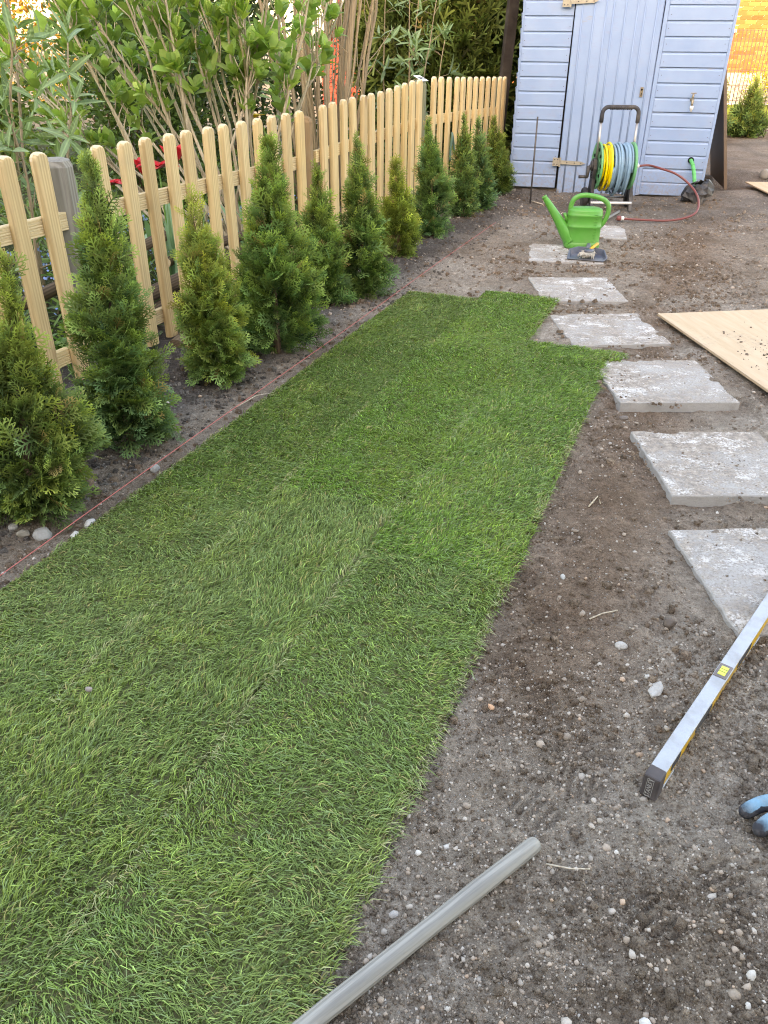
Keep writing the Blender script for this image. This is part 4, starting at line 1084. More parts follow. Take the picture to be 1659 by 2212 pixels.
# ------------------------------------------------------------------ dustpan and hand brush
pan = empty('dustpan', (1.35, 5.42, WZ), R(-14), 'dusty slate blue dustpan lying on the slab before the watering can', 'dustpan')
m_ = MB(); out = [(-.13,-.085),(.11,-.10),(.135,-.06),(.11,.075),(.05,.105),(-.07,.105),(-.125,.06)]
inn = [(x*.93, y*.93) for x, y in out]; hts = [.006,.006,.02,.042,.048,.048,.040]
m_.loft([[(x*.94,y*.94,0) for x,y in out], [(x,y,h) for (x,y),h in zip(out,hts)], [(x,y,h) for (x,y),h in zip(inn,hts)], [(x*.9,y*.9,.006) for x,y in inn]], cap=True)
tr = m_.build('tray', PAL['panblue'], pan, bevel=.002)
m_ = MB(); m_.tube([(0,.09,.04),(0,.14,.05),(0,.22,.045)], [.016,.014,.012], 8, flat=.5); m_.build('pan_handle', PAL['panblue'], pan, True)
br = empty('hand_brush', (1.36, 5.42, WZ+.010), R(-28), 'hand brush with pale worn bristles lying in the dustpan', 'brush')
m_ = MB(); m_.loft([oval(.030,.045,z,16) for z in (.030,.044)]); m_.build('stock', PAL['panblue'], br, True, rot=(0,0,0))
m_ = MB(); rr = random.Random(9)
for k in range(150):
    bx0 = rr.uniform(-.028,.028); by0 = rr.uniform(-.04,.04); e = (bx0*1.9+rr.uniform(-.006,.006), by0*1.1-.055+rr.uniform(-.012,.006), rr.uniform(.004,.030))
    m_.tube([(bx0,by0,.031),((bx0+e[0])/2,(by0+e[1])/2,.030),e], .0021, 4)
m_.build('bristles', PAL['bristle'], br)
m_ = MB(); m_.tube([(0,.03,.038),(.005,.09,.046),(.01,.16,.052)], [.013,.011,.013], 10, flat=.7); m_.build('brush_handle', PAL['lvyellow'], br, True)

# ------------------------------------------------------------------ spirit level
LV0 = Vector((.533,1.034)); LV1 = Vector((1.004,1.608)); lang = math.atan2(LV1.y-LV0.y, LV1.x-LV0.x)
lvl = empty('spirit_level', (.531, 1.050, gz(.53,1.05)+.004), lang, 'long aluminium spirit level with yellow sides and dark end cap on the soil', 'spirit level')
LL, LW, LH = 1.2, .032, .058
m_ = MB(); m_.box((LL/2,0,LH-.003), (LL-.06,LW,.006)); m_.box((LL/2,0,.003), (LL-.06,LW,.006)); m_.box((LL/2,0,LH/2), (LL-.062,LW-.008,LH-.012))
m_.build('profile', PAL['alu'], lvl, bevel=.0012, seg=1)
for s in (-1,1):
    m_ = MB(); m_.box((LL/2, s*(LW/2-.0035), LH/2), (LL-.064,.002,LH-.0125)); sd = m_.build('yellow_side', PAL['lvyellow'], lvl)
    for hx_, hl in ((.10,.05),(.255,.10),(.52,.10),(.78,.10),(1.02,.10)):
        poly = [(hx_+hl/2*math.copysign(1,math.cos(t))*(.62+.38*abs(math.cos(t))) if abs(math.cos(t)) > 1e-6 else hx_, LH/2+.014*math.sin(t)) for t in [2*math.pi*k/20 for k in range(20)]]
        m_ = MB(); m_.prism(poly, s*(LW/2-.0028)-.001, s*(LW/2-.0028)+.0012); m_.build('grip_slot', PAL['rubber'], sd)
for x0 in (.0, LL-.034):
    m_ = MB(); m_.box((x0+.017,0,LH/2), (.034,LW+.002,LH+.002)); cp = m_.build('end_cap', PAL['lvcap'], lvl, bevel=.0035)
    if x0 == 0:
        fc = bpy.data.curves.new('lettering', 'FONT'); fc.body = 'STANLEY'; fc.size = .0125; fc.extrude = .0003; fc.align_x = 'CENTER'; fc.align_y = 'CENTER'
        tmp = bpy.data.objects.new('tmp', fc); COL.objects.link(tmp); dg = bpy.context.evaluated_depsgraph_get()
        me = bpy.data.meshes.new_from_object(tmp.evaluated_get(dg)); bpy.data.objects.remove(tmp); me.materials.clear(); me.materials.append(PAL['print'])
        o = link('lettering', me, cp); o.matrix_local = Matrix.Translation((-.0004, .001, LH/2)) @ Matrix(((0,0,-1,0),(0,-1,0,0),(-1,0,0,0),(0,0,0,1))) @ Matrix.Rotation(R(180), 4, 'Z')
        m_ = MB()
        for yy in (-.0055,.0075): m_.box((-.0003,yy,LH/2), (.0006,.0009,.046))
        for zz in (LH/2-.023,LH/2+.023): m_.box((-.0003,.001,zz), (.0006,.0139,.0009))
        m_.build('logo_frame', PAL['print'], cp)
m_ = MB(); m_.box((.395,0,LH+.0004), (.052,LW-.003,.0022)); vf = m_.build('vial_frame', PAL['lvcap'], lvl, bevel=.002)
m_ = MB(); m_.box((.395,0,LH+.0012), (.034,.017,.0025)); vv_ = m_.build('vial', PAL['vial'], vf, bevel=.001)
for xx in (.390,.400):
    m_ = MB(); m_.box((xx,0,LH+.0026), (.0008,.017,.0004)); m_.build('vial_line', PAL['dark'], vv_)

# ------------------------------------------------------------------ wooden pole
pa = math.atan2(.933-.622, .288+.099)
m_ = MB(); m_.loft([[(x, r_*math.cos(2*math.pi*k/18), r_*math.sin(2*math.pi*k/18)+.002*math.sin(x*5)) for k in range(18)] for x, r_ in [(0,.005),(.002,.0115),(.008,.0147),(.02,.0156)]+[(.06+.1*q,.0156+.0006*math.sin(q*2.1)) for q in range(13)]])
o = m_.build('wooden_pole', PAL['pole'], None, True, loc=(.290,.930,gz(.28,.93)+.0155), rot=(0,R(-.3),pa+math.pi))
props(o, 'grey weathered round wooden pole lying on the soil beside the turf', 'pole')

# ------------------------------------------------------------------ work glove
gl = MB()
def finger(p, r): gl.tube(smooth_path(p, 4), [r*k for k in np.interp(np.linspace(0,1,(len(p)-1)*4+1), [0,.04,.12,.5,1], [.45,.8,1.0,1.05,1.1])], 10)
finger([(.000,.050,.014),(.035,.052,.020),(.07,.045,.024),(.115,.03,.022)], .0135)
finger([(-.004,.012,.015),(.035,.018,.023),(.075,.016,.027),(.12,.01,.024)], .0142)
finger([(.006,-.026,.015),(.045,-.016,.023),(.08,-.010,.026),(.12,-.006,.024)], .0142)
finger([(.042,-.056,.012),(.07,-.042,.018),(.10,-.03,.022),(.13,-.02,.022)], .0125)
finger([(.12,.085,.012),(.14,.07,.017),(.155,.045,.021),(.165,.02,.022)], .0145)
gl.loft([[(x, y0+wy*math.cos(t), .020+hz*math.sin(t)) for t in [2*math.pi*k/16 for k in range(16)]] for x, y0, wy, hz in ((.095,.006,.040,.014),(.13,.002,.046,.018),(.17,.0,.044,.019),(.205,-.002,.036,.016),(.24,-.002,.038,.015),(.27,-.002,.040,.014))])
go = gl.build('glove', PAL['glove'], None, True, loc=(.715,.945,gz(.74,.95)+.001), rot=(0,0,R(20)))
go.scale = (1.15, 1.15, 1.15)
rm = go.modifiers.new('r', 'REMESH'); rm.mode = 'VOXEL'; rm.voxel_size = .0032; rm.use_smooth_shade = True
sm = go.modifiers.new('s', 'SMOOTH'); sm.factor = .5; sm.iterations = 3
props(go, 'black work glove with a light blue back lying on the soil', 'glove')

# ------------------------------------------------------------------ leafy plants beyond the fence
def leaf_arrays(kind, fold=.18, curl=.25):
    ts = [0,.18,.42,.68,.88,1.0]
    ws = {'ovate': [.03,.16,.275,.285,.165,.0], 'lance': [.02,.085,.115,.085,.04,.0], 'sword': [.02,.022,.024,.02,.012,.0], 'petal': [.06,.2,.3,.28,.16,.04]}[kind]
    V = []; F = []
    for t, wd in zip(ts, ws):
        z = -curl*t*t
        V += [(-wd, t, z+fold*wd), (0, t, z), (wd, t, z+fold*wd)]
    for i in range(5):
        a = i*3
        F += [(a, a+1, a+4, a+3), (a+1, a+2, a+5, a+4)]
    return np.array(V, float), np.array(F)
def leaf_mesh(name, kind, mat, fold, curl):
    V, F = leaf_arrays(kind, fold, curl); me = bpy.data.meshes.new(name)
    me.from_pydata([tuple(v) for v in V], [], [tuple(int(i) for i in f) for f in F]); me.materials.append(mat)
    me.polygons.foreach_set('use_smooth', [True]*len(F)); me.update(); return me
def frame(d, up):
    """matrices whose Y axis is d and whose Z axis is as close to up as can be; (n,3,3) columns"""
    Yv = unit(d); Xv = unit(np.cross(Yv, up)); Zv = np.cross(Xv, Yv)
    return np.stack([Xv, Yv, Zv], -1)
def leafset(root, P, D, U, L, kind, mat, nobj, colA, colB, bulkmat, meshes):
    """P base points (world), D directions, U upper-side normals, L lengths; the nearest nobj are leaves of their own"""
    P, D, U, L = map(np.asarray, (P, D, U, L)); M = frame(D, U); rl = np.array(root.location)
    zc = P[:,1]*.854-(P[:,2]-1.3)*.52; sx = P[:,0]/zc; vis = (P[:,2] < 1.62) & (np.abs(sx) < .52)
    order = np.argsort(np.where(vis, 0, 50)+zc)
    for c, i in enumerate(order[:nobj]):
        o = link('leaf', meshes[c % len(meshes)], root)
        m4 = np.eye(4); m4[:3,:3] = M[i]*L[i]; m4[:3,3] = P[i]-rl; o.matrix_local = Matrix(m4.tolist())
    rest = order[nobj:]
    if len(rest):
        T, F = leaf_arrays(kind); n = len(rest)
        V = np.einsum('nij,kj->nki', M[rest]*L[rest][:,None,None], T) + (P[rest]-rl)[:,None,:]
        FF = (np.arange(n)*len(T))[:,None,None] + F[None]
        k = rng.random((n,1)); col = (np.array(colA)*(1-k)+np.array(colB)*k)*rng.lognormal(0, .2, (n,1))
        props(bulk('foliage', V.reshape(-1,3), FF.reshape(-1,4), bulkmat, root, np.repeat(col, len(T), 0), True), kind='stuff')
def curve(a, b, bow, n=7, wob=.0):
    a, b, bow = Vector(a), Vector(b), Vector(bow); out = []
    for k in range(n):
        t = k/(n-1); p = a.lerp(b, t) + bow*4*t*(1-t)
        out.append(p + Vector((random.uniform(-wob,wob), random.uniform(-wob,wob), random.uniform(-wob,wob)))*(0 < k < n-1))
    return out

LH_ = [leaf_mesh('leaf', 'ovate', PAL['leafH'], f, c) for f, c in ((.3,.12),(.45,-.12),(.2,.3),(.5,.05))]
LB_ = [leaf_mesh('leaf', 'lance', PAL['leafB'], f, c) for f, c in ((.3,.25),(.4,.05),(.25,.5))]
LM_ = [leaf_mesh('leaf', 'ovate', PAL['leafM'], f, c) for f, c in ((.25,.2),(.35,.05))]
LI_ = [leaf_mesh('leaf', 'sword', PAL['iris'], f, c) for f, c in ((.2,.1),(.2,.25),(.2,-.05))]

# big shrub with pale arching stems and bright leaves
hyd = empty('hydrangea_shrub', (-1.0, 5.25, 0), 0, 'large shrub with pale arching stems and bright green oval leaves behind the fence', 'shrub')
rl = Vector(hyd.location); LP, LDr, LU, LLn = [], [], [], []
def cluster(p, axis, nl, size, spread):
    axis = Vector(axis).normalized(); a0 = random.uniform(0, 6.28); e1 = axis.orthogonal().normalized(); e2 = axis.cross(e1)
    for k in range(nl):
        a = a0 + (k//2)*math.pi/2 + (k % 2)*math.pi + random.uniform(-.25,.25); lvl_ = k//2
        sp_ = spread*(1.25-.33*lvl_)+random.uniform(-.12,.12)
        rad = e1*math.cos(a)+e2*math.sin(a); d = axis*math.cos(sp_)+rad*math.sin(sp_)
        q = Vector(p)+axis*(size*.16*lvl_)
        LP.append(tuple(q)); LDr.append(tuple(d)); LU.append(tuple(axis*math.sin(sp_)-rad*math.cos(sp_)+Vector((0,0,.15)))); LLn.append(size*(1.05-.14*lvl_)*random.uniform(.8,1.2))
def shoot(p, d, ln, nl, size, spread, mat, root, r=.004):
    e = Vector(p)+Vector(d).normalized()*ln
    m_ = MB(); m_.tube([Vector(p)-rl, (Vector(p)+e)/2-rl+Vector((random.uniform(-.01,.01),)*3), e-rl], [r, r*.85, r*.6], 5); m_.build('shoot', mat, root, True)
    cluster(e, d, nl, size, spread); return e
for k in range(34):
    f = k/33
    b = (-1.05+random.uniform(-.22,.32), 5.25+random.uniform(-.25,.35), 0)
    tip = (-2.25+1.95*f+random.uniform(-.12,.12), 4.95+random.uniform(-.35,.75), (1.0+.75*math.sin(f*2.4+.25))+random.uniform(-.15,.35))
    pts = curve(b, tip, (.10*(f-.4), .0, .10-.18*abs(f-.6)), 8, .012)
    m_ = MB(); m_.tube([p-rl for p in pts], [.0125-.0085*i/7 for i in range(8)], 7); m_.build('stem', PAL['twig'], hyd, True)
    d = (pts[-1]-pts[-2]).normalized()+Vector((0,0,.35)); cluster(pts[-1], d, 8, .105, .65)
    for q in range(11):
        t = random.uniform(.45, .97); i = min(int(t*7), 6); p = pts[i].lerp(pts[i+1], t*7-i)
        dd = (pts[i+1]-pts[i]).normalized()*.45+Vector((random.uniform(-.6,.6), random.uniform(-.6,.5), random.uniform(.35,.95)))
        shoot(p, dd, random.uniform(.05,.22), random.choice((4,6,6,8)), random.uniform(.065,.115), random.uniform(.32,.75), PAL['twig'], hyd)
leafset(hyd, LP, LDr, LU, LLn, 'ovate', PAL['leafH'], 300, (.40,.54,.16), (.18,.32,.09), PAL['bush'], LH_)

def buddleja(loc, label, stems, nobj, size, seed, h0=(.9,1.9)):
    global rl
    random.seed(seed); LP.clear(); LDr.clear(); LU.clear(); LLn.clear()
    root = empty('butterfly_bush', loc, 0, label, 'shrub'); rl = Vector(loc)
    for (bx0, by0, tx, ty, tz) in stems:
        pts = curve((loc[0]+bx0, loc[1]+by0, 0), (loc[0]+tx, loc[1]+ty, tz), (random.uniform(-.05,.05), 0, .06), 9, .012)
        m_ = MB(); m_.tube([p-rl for p in pts], [.010-.0065*i/8 for i in range(9)], 6); m_.build('stem', PAL['tan'], root, True)
        cluster(pts[-1], (pts[-1]-pts[-2]).normalized()+Vector((0,0,.3)), 6, size, .6)
        for i in range(2, 8):
            for sgn in (-1, 1):
                if random.random() < .25: continue
                d = Vector((random.uniform(-1,1), random.uniform(-1,.7), random.uniform(.1,.8)))
                shoot(pts[i], d, random.uniform(.03,.13), random.choice((4,6)), size*random.uniform(.75,1.1), random.uniform(.6,1.1), PAL['tan'], root, .003)
    leafset(root, LP, LDr, LU, LLn, 'lance', PAL['leafB'], nobj, (.11,.18,.09), (.16,.23,.14), PAL['bush'], LB_)
    return root
buddleja((-1.85,4.05,0), 'upright bush with grey green lance shaped leaves beside the weathered post', [(.05,.0,.28,-.1,1.55),(-.05,.1,.02,.1,1.75),(.1,.1,.38,.15,1.25),(-.1,0,-.22,-.15,1.5),(-.15,.1,-.42,.2,1.7),(.0,.2,.16,.35,1.85),(.05,-.05,.18,-.2,1.0)], 170, .15, 21)
buddleja((.10,7.75,0), 'thin drooping bush with narrow silvery leaves between the bare stems and the dark conifer', [(0,0,.05,-.1,1.75),(.05,0,.30,-.15,1.6),(-.05,0,-.12,.05,1.85),(.1,0,.38,.0,1.25),(0,.1,.2,.1,1.95),(.0,-.05,.12,-.2,1.2)], 130, .13, 22)

# multi-stemmed shrub with bare tan stems
random.seed(31)
bare = empty('bare_stem_shrub', (-.55, 7.35, 0), 0, 'tall shrub of many bare tan stems rising behind the picket fence', 'shrub')
for k in range(36):
    f = random.uniform(-1, 1)
    b = Vector((f*.22+random.uniform(-.05,.05), random.uniform(-.3,.35), 0)); t = Vector((f*.52+random.uniform(-.15,.15), b.y*1.6+random.uniform(-.1,.1), random.uniform(1.9,2.7)))
    r0 = random.choice((.008,.011,.014,.018,.024))
    pts = curve(b, t, (random.uniform(-.06,.06), 0, 0), 9, .018)
    m_ = MB(); m_.tube(pts, [r0*(1-.5*i/8) for i in range(9)], 7); st = m_.build('stem', PAL['tan'], bare, True)
    for q in range(2):
        i = random.randint(3,7); m_ = MB(); d = Vector((random.uniform(-.35,.35), random.uniform(-.3,.3), random.uniform(.25,.6)))
        m_.tube(curve(pts[i], pts[i]+d, (0,0,-.03), 5, .01), [.0045,.004,.0035,.003,.002], 5); m_.build('side_twig', PAL['tan'], st, True)

# filler shrubs behind: many small leaves
def bush(loc, rad, h, n, size, cA, cB, label, seed, z0=.05, kind='ovate', cat='shrub', name='leafy_shrub', group=None):
    global rng
    kr = rng; rng = np.random.default_rng(seed); random.seed(seed)
    root = empty(name, loc, 0, label, cat, group)
    ncl = max(10, n//26); ctr = rng.normal(0, 1, (ncl,3)); ctr = unit(ctr)*(rng.random((ncl,1))**.45)*np.array([rad[0]*.9, rad[1]*.9, h*.46]); ctr[:,2] += z0+h*.5
    ci = rng.integers(0, ncl, n); P = ctr[ci]+rng.normal(0, 1, (n,3))*size*2.1
    P[:,2] = np.maximum(P[:,2], .02)
    D = unit(P-np.array([0,0,h*.3])+rng.normal(0, .5, (n,3))*rad[0]); U = rng.normal(0, .55, (n,3))+np.array([0,-.2,1])
    T, F = leaf_arrays(kind); M = frame(D, U); L = size*rng.uniform(.7,1.3,n)
    V = np.einsum('nij,kj->nki', M*L[:,None,None], T[[1,6,7,8,16]]) + P[:,None,:]
    f = np.array([(0,2,1),(0,3,2),(1,2,4),(2,3,4)])
    FF = (np.arange(n)*5)[:,None,None]+f[None]
    cc = rng.random((ncl,1))[ci]*.6+rng.random((n,1))*.4; col = (np.array(cA)*(1-cc)+np.array(cB)*cc)*rng.lognormal(0,.2,(n,1))
    props(bulk('foliage', V.reshape(-1,3), FF.reshape(-1,3), PAL['bush'], root, np.repeat(col, 5, 0)), kind='stuff')
    m_ = MB()
    for k in range(7):
        c = ctr[rng.integers(0, ncl)]; m_.tube(curve((rng.normal(0,.05), rng.normal(0,.05), 0), c, (0,0,.05), 5, .02), [.014,.011,.009,.006,.004], 5)
    m_.build('branches', PAL['trunk'], root, True)
    rng = kr; return root
bush((-1.95,6.7,0),(.55,.45),1.7,4800,.055,(.035,.07,.02),(.12,.20,.045),'dense mid green shrub behind the pale stemmed shrub',41)
bush((-1.75,7.2,0),(.75,.5),2.3,6000,.055,(.03,.06,.018),(.10,.17,.04),'dark green bush in the neighbouring garden left of the bare stems',42)
bush((-4.1,9.0,0),(.75,.6),1.15,3000,.09,(.055,.12,.03),(.22,.31,.06),'yellowish green bush at the back of the neighbouring garden',43)
bush((-1.75,9.4,0),(.75,.6),2.1,5000,.08,(.022,.042,.015),(.07,.11,.035),'blackish evergreen bush deep behind the bare stems',44)
bush((-.98,9.9,0),(.3,.3),1.3,1500,.06,(.02,.035,.014),(.06,.09,.03),'narrow dark evergreen right behind the bare tan stems',50)
bush((-2.9,10.2,0),(.8,.5),1.5,2600,.09,(.03,.055,.018),(.09,.14,.04),'dark evergreen bush far behind the yellowish green bush',49)
bush((-6.5,14.6,0),(2.2,.7),2.7,5200,.10,(.24,.11,.02),(.36,.22,.04),'copper coloured hedge catching the sun at the far end of the garden',45,cat='hedge',name='copper_hedge')
bush((-4.4,15.4,0),(1.2,.7),2.4,3000,.085,(.10,.12,.02),(.36,.28,.03),'yellow blossoming shrub in the sun behind the dark bushes',46)
bush((8.1,18.6,0),(.75,.4),.75,1500,.06,(.16,.20,.02),(.36,.32,.03),'bright yellow green bush in the sun before the brick house',47)
bush((5.85,18.9,0),(.35,.35),1.1,700,.07,(.28,.06,.05),(.42,.12,.09),'small reddish shrub in the sun before the brick house',48)

# ground cover, flowers, iris
n = 9000; s = rng.uniform(-1.2, 6.0, n); t = rng.uniform(.14, 3.2, n)**1.0
px = FA[0]+FD[0]*s+FN[0]*t; py = FA[1]+FD[1]*s+FN[1]*t
k = fbm(px*2, py*2, 111) > .36; px, py = px[k], py[k]; n = len(px)
hh = rng.uniform(.02, .20, n)*(.5+1.0*fbm(px*1.5, py*1.5, 112))*sstep(.1,.5,fence_uv(px,py)[1])+.015
T, F = leaf_arrays('lance'); T = T[[0,3,4,5,9,10,11,15]]; f = np.array([(0,1,2),(0,2,3),(1,4,5),(1,5,2),(2,5,6),(2,6,3),(4,7,5),(5,7,6)])
D = np.stack([rng.normal(0,1,n), rng.normal(0,1,n), rng.uniform(.2,1.2,n)], 1); M = frame(D, np.array([[0,0,1.]])+rng.normal(0,.3,(n,3)))
V = np.einsum('nij,kj->nki', M*(rng.uniform(.05,.13,n))[:,None,None], T)+np.stack([px,py,hh],1)[:,None,:]
kk = rng.random((n,1)); col = np.array([[.06,.12,.03]])*(1-kk)+np.array([[.17,.28,.06]])*kk
props(bulk('ground_cover', V.reshape(-1,3), ((np.arange(n)*8)[:,None,None]+f[None]).reshape(-1,3), PAL['bush'], None, np.repeat(col,8,0)), 'low leafy green ground cover in the neighbouring garden', 'ground cover', kind='stuff')
n = 900; c = rng.integers(0, 9, n); cs = np.array([(.3,.6),(.9,.9),(1.3,.5),(1.7,.8),(2.2,.5),(.0,1.0),(2.7,.7),(1.0,1.6),(1.8,1.5)])
s = cs[c,0]+rng.normal(0,.16,n); t = np.maximum(cs[c,1]+rng.normal(0,.13,n), .15); px = FA[0]+FD[0]*s+FN[0]*t; py = FA[1]+FD[1]*s+FN[1]*t; pz = rng.uniform(.12,.34,n)
a5 = np.arange(5)*2*np.pi/5; ring = np.stack([np.cos(a5), np.sin(a5), np.zeros(5)], 1)
nn_ = unit(rng.normal(0,.5,(n,3))+np.array([.1,-.7,.7])); Mx = frame(nn_, rng.normal(0,1,(n,3))); Mx = Mx[:,:,[0,2,1]]
V = np.einsum('nij,kj->nki', Mx*rng.uniform(.005,.009,n)[:,None,None], ring)+np.stack([px,py,pz],1)[:,None,:]
col = np.array([[.22,.34,.72]])*rng.uniform(.7,1.3,(n,1))
props(bulk('forget_me_nots', V.reshape(-1,3), (np.arange(n)*5)[:,None]+np.arange(5)[None], PAL['bush'], None, np.repeat(col,5,0)), 'tiny sky blue flowers in clouds behind the picket fence', 'flowers', kind='stuff')

def flower(x, y, z, mat, label, name, size, cat, open_=.7):
    root = empty(name, (x, y, 0), random.uniform(0,6), label, cat)
    m_ = MB(); m_.tube(curve((0,0,0),(0,0,z),(.02,0,0),5), [.0045]*5, 6); m_.build('stem', PAL['leafM'], root, True)
    for k in range(6):
        V, F = leaf_arrays('petal', .5, -.25 if open_ < 1 else .3); a = k*math.pi/3; d = np.array([[math.cos(a)*math.sin(open_), math.sin(a)*math.sin(open_), math.cos(open_)]])
        M = frame(d, -np.array([[math.cos(a), math.sin(a), -.4]]))[0]
        me = bpy.data.meshes.new('petal'); me.from_pydata([tuple(q) for q in (V*size) @ M.T + np.array([0,0,z])], [], [tuple(int(i) for i in f) for f in F]); me.materials.append(mat)
        me.polygons.foreach_set('use_smooth', [True]*len(F)); link('petal', me, root)
    for k in range(2):
        o = link('leaf', LI_[k], root); d = np.array([[math.cos(k*2.5)*.4, math.sin(k*2.5)*.4, 1.]]); m4 = np.eye(4); m4[:3,:3] = frame(d, np.array([[.9,.2,0]]))[0]*np.array([2.5,1,1])*z*.8; o.matrix_local = Matrix(m4.tolist())
random.seed(5)
flower(-1.528,4.6,0.565,PAL['red'],'red tulip bent low just past the weathered post','tulip',.11,'flower',1.1)
flower(-1.36,4.75,.60,PAL['red'],'red tulip opening between two fence slats, nearer the grey post','tulip',.105,'flower',.8)
flower(-1.235,4.6,.66,PAL['red'],'large red tulip with spread petals showing between the slats','tulip',.125,'flower',1.15)
flower(-1.15,4.62,.68,PAL['red'],'red tulip rising above its neighbour, touching a slat','tulip',.115,'flower',.9)
flower(-.786,5.2,.86,PAL['yellow'],'yellow star shaped flower just above the fence top','daylily',.060,'flower',1.0)
def tuft(x, y, n, L, label, seed):
    r_ = np.random.default_rng(seed); root = empty('iris_clump', (x, y, 0), 0, label, 'plant')
    for k in range(n):
        o = link('leaf', LI_[k % 3], root); a = r_.uniform(0,6.28); d = np.array([[math.cos(a)*.28, math.sin(a)*.28, 1.]]); m4 = np.eye(4)
        m4[:3,:3] = frame(d, np.array([[r_.normal(), r_.normal(), .1]]))[0]*np.array([1.4,1,1])*L*r_.uniform(.7,1.1); m4[:3,3] = (r_.normal(0,.03), r_.normal(0,.03), 0); o.matrix_local = Matrix(m4.tolist())
tuft(-1.12,4.35,18,.55,'clump of blue green sword leaves behind the slats by the red tulips',3)
tuft(-.75,5.0,14,.50,'smaller clump of sword leaves behind the slats under the yellow flower',4)
# small leafy plant pushing between two slats
def herb(x, y, h, n, size, label, seed):
    random.seed(seed); LP.clear(); LDr.clear(); LU.clear(); LLn.clear()
    root = empty('leafy_herb', (x, y, gz(x,y)), 0, label, 'plant')
    for k in range(n):
        e = Vector((random.uniform(-.05,.05), random.uniform(-.05,.05), h*random.uniform(.55,1)))
        m_ = MB(); m_.tube(curve((0,0,0), e, (.01,0,0), 4), .0028, 5); m_.build('stem', PAL['leafM'], root, True)
        for q in (.55,.8,1.0): cluster(Vector((x,y,gz(x,y)))+e*q, (random.uniform(-.2,.2),random.uniform(-.2,.2),1), 4, size*random.uniform(.8,1.1), .95)
    leafset(root, LP, LDr, LU, LLn, 'ovate', PAL['leafM'], 60, (.1,.2,.05), (.1,.2,.05), PAL['bush'], LM_)
herb(-1.355,3.22,.19,4,.055,'small leafy herb sprouting at the fence foot beside the weathered post',51)
herb(-1.42,3.50,.36,5,.07,'leafy herb behind the slats left of the weathered post',52)
herb(-1.62,3.35,.42,6,.075,'taller leafy herb behind the first slats of the fence',53)
herb(-1.30,4.02,.30,5,.075,'broad leaved herb behind the slats near the tulips',54)

# stacked branches behind the fence
random.seed(8)
LOGS = [(-.2,.20,1.35,.30,.028,'long thin branch resting on the log pile behind the weathered post'),(.55,.17,.9,.055,.045,'thick bark covered log at the bottom of the pile near the weathered post'),
        (.72,.22,.8,.15,.040,'bark covered log in the middle of the pile'),(1.15,.18,.85,.05,.05,'thick log on the ground behind the thuja with open base'),
        (1.3,.24,.8,.15,.042,'pale cut log resting on the pile behind the slim thuja'),(1.05,.30,1.0,.25,.026,'thin branch crossing the top of the pile'),
        (2.0,.2,.9,.06,.048,'log on the ground behind the bushy broad thuja'),(2.1,.26,.8,.16,.035,'slender log on the far end of the pile')]
for (s, t, ln, z, r_, lab) in LOGS:
    p = FA+FD*s+FN*t; m_ = MB(); N = 9
    m_.loft([[(x, r_*(1+.10*math.sin(3*a+x*9))*math.cos(a)+.014*math.sin(x*6), r_*(1+.08*math.cos(2*a+x*7))*math.sin(a)) for a in [2*math.pi*k/12 for k in range(12)]] for x in [ln*i/N for i in range(N+1)]], cap=False)
    m_.mi = 1; e = [(x, r_*(1+.10*math.sin(3*a+x*9))*math.cos(a)+.014*math.sin(x*6), r_*(1+.08*math.cos(2*a+x*7))*math.sin(a)) for x in (0, ln) for a in [2*math.pi*k/12 for k in range(12)]]
    m_.add(e, [tuple(reversed(range(12))), tuple(range(12,24))])
    props(m_.build('log', [PAL['bark'], PAL['cutwood']], None, True, loc=(p[0],p[1],z), rot=(0,R(random.uniform(-5,5)),FROT+R(random.uniform(-7,7)))), lab, 'log', 'cut branches stacked behind the fence')
# dark bark slab at the foot of the fence
m_ = MB(); m_.loft([[(x, .05*math.cos(a)*(1-.3*abs(x-.12)/.12), .025*math.sin(a)+.01) for a in [2*math.pi*k/10 for k in range(10)]] for x in (0,.05,.12,.19,.24)])
props(m_.build('bark_piece', PAL['bark'], None, loc=(-1.0,3.62,gz(-1,3.62)), rot=(0,0,FROT+.2)), 'dark piece of rotten bark at the foot of the fence slats', 'bark')
# grey boulder
stone(-1.93,7.0,(.20,.17,.20),(.33,.33,.33),'rounded grey boulder in the neighbouring garden under the pale stems',61).location.z = .52
# hose loop hanging over the fence
m_ = MB(); s0 = sy(7.12)
P = [FA+FD*(s0+ds)-FN*dn for ds, dn in ((-.02,.06),(-.01,.065),(.01,.055),(.04,.05),(.075,.05),(.085,.05))]
m_.tube(smooth_path([(P[0][0],P[0][1],.40),(P[0][0],P[0][1],.50),(P[1][0],P[1][1],.575),(P[2][0],P[2][1],.60),(P[3][0],P[3][1],.575),(P[4][0],P[4][1],.50),(P[5][0],P[5][1],.43)]), .010, 8)
props(m_.build('hose_loop', plain('old_green_hose', (.07,.16,.12), .5, .4), None, True), 'loop of old dark green hose hooked on the fence near the shed', 'hose')

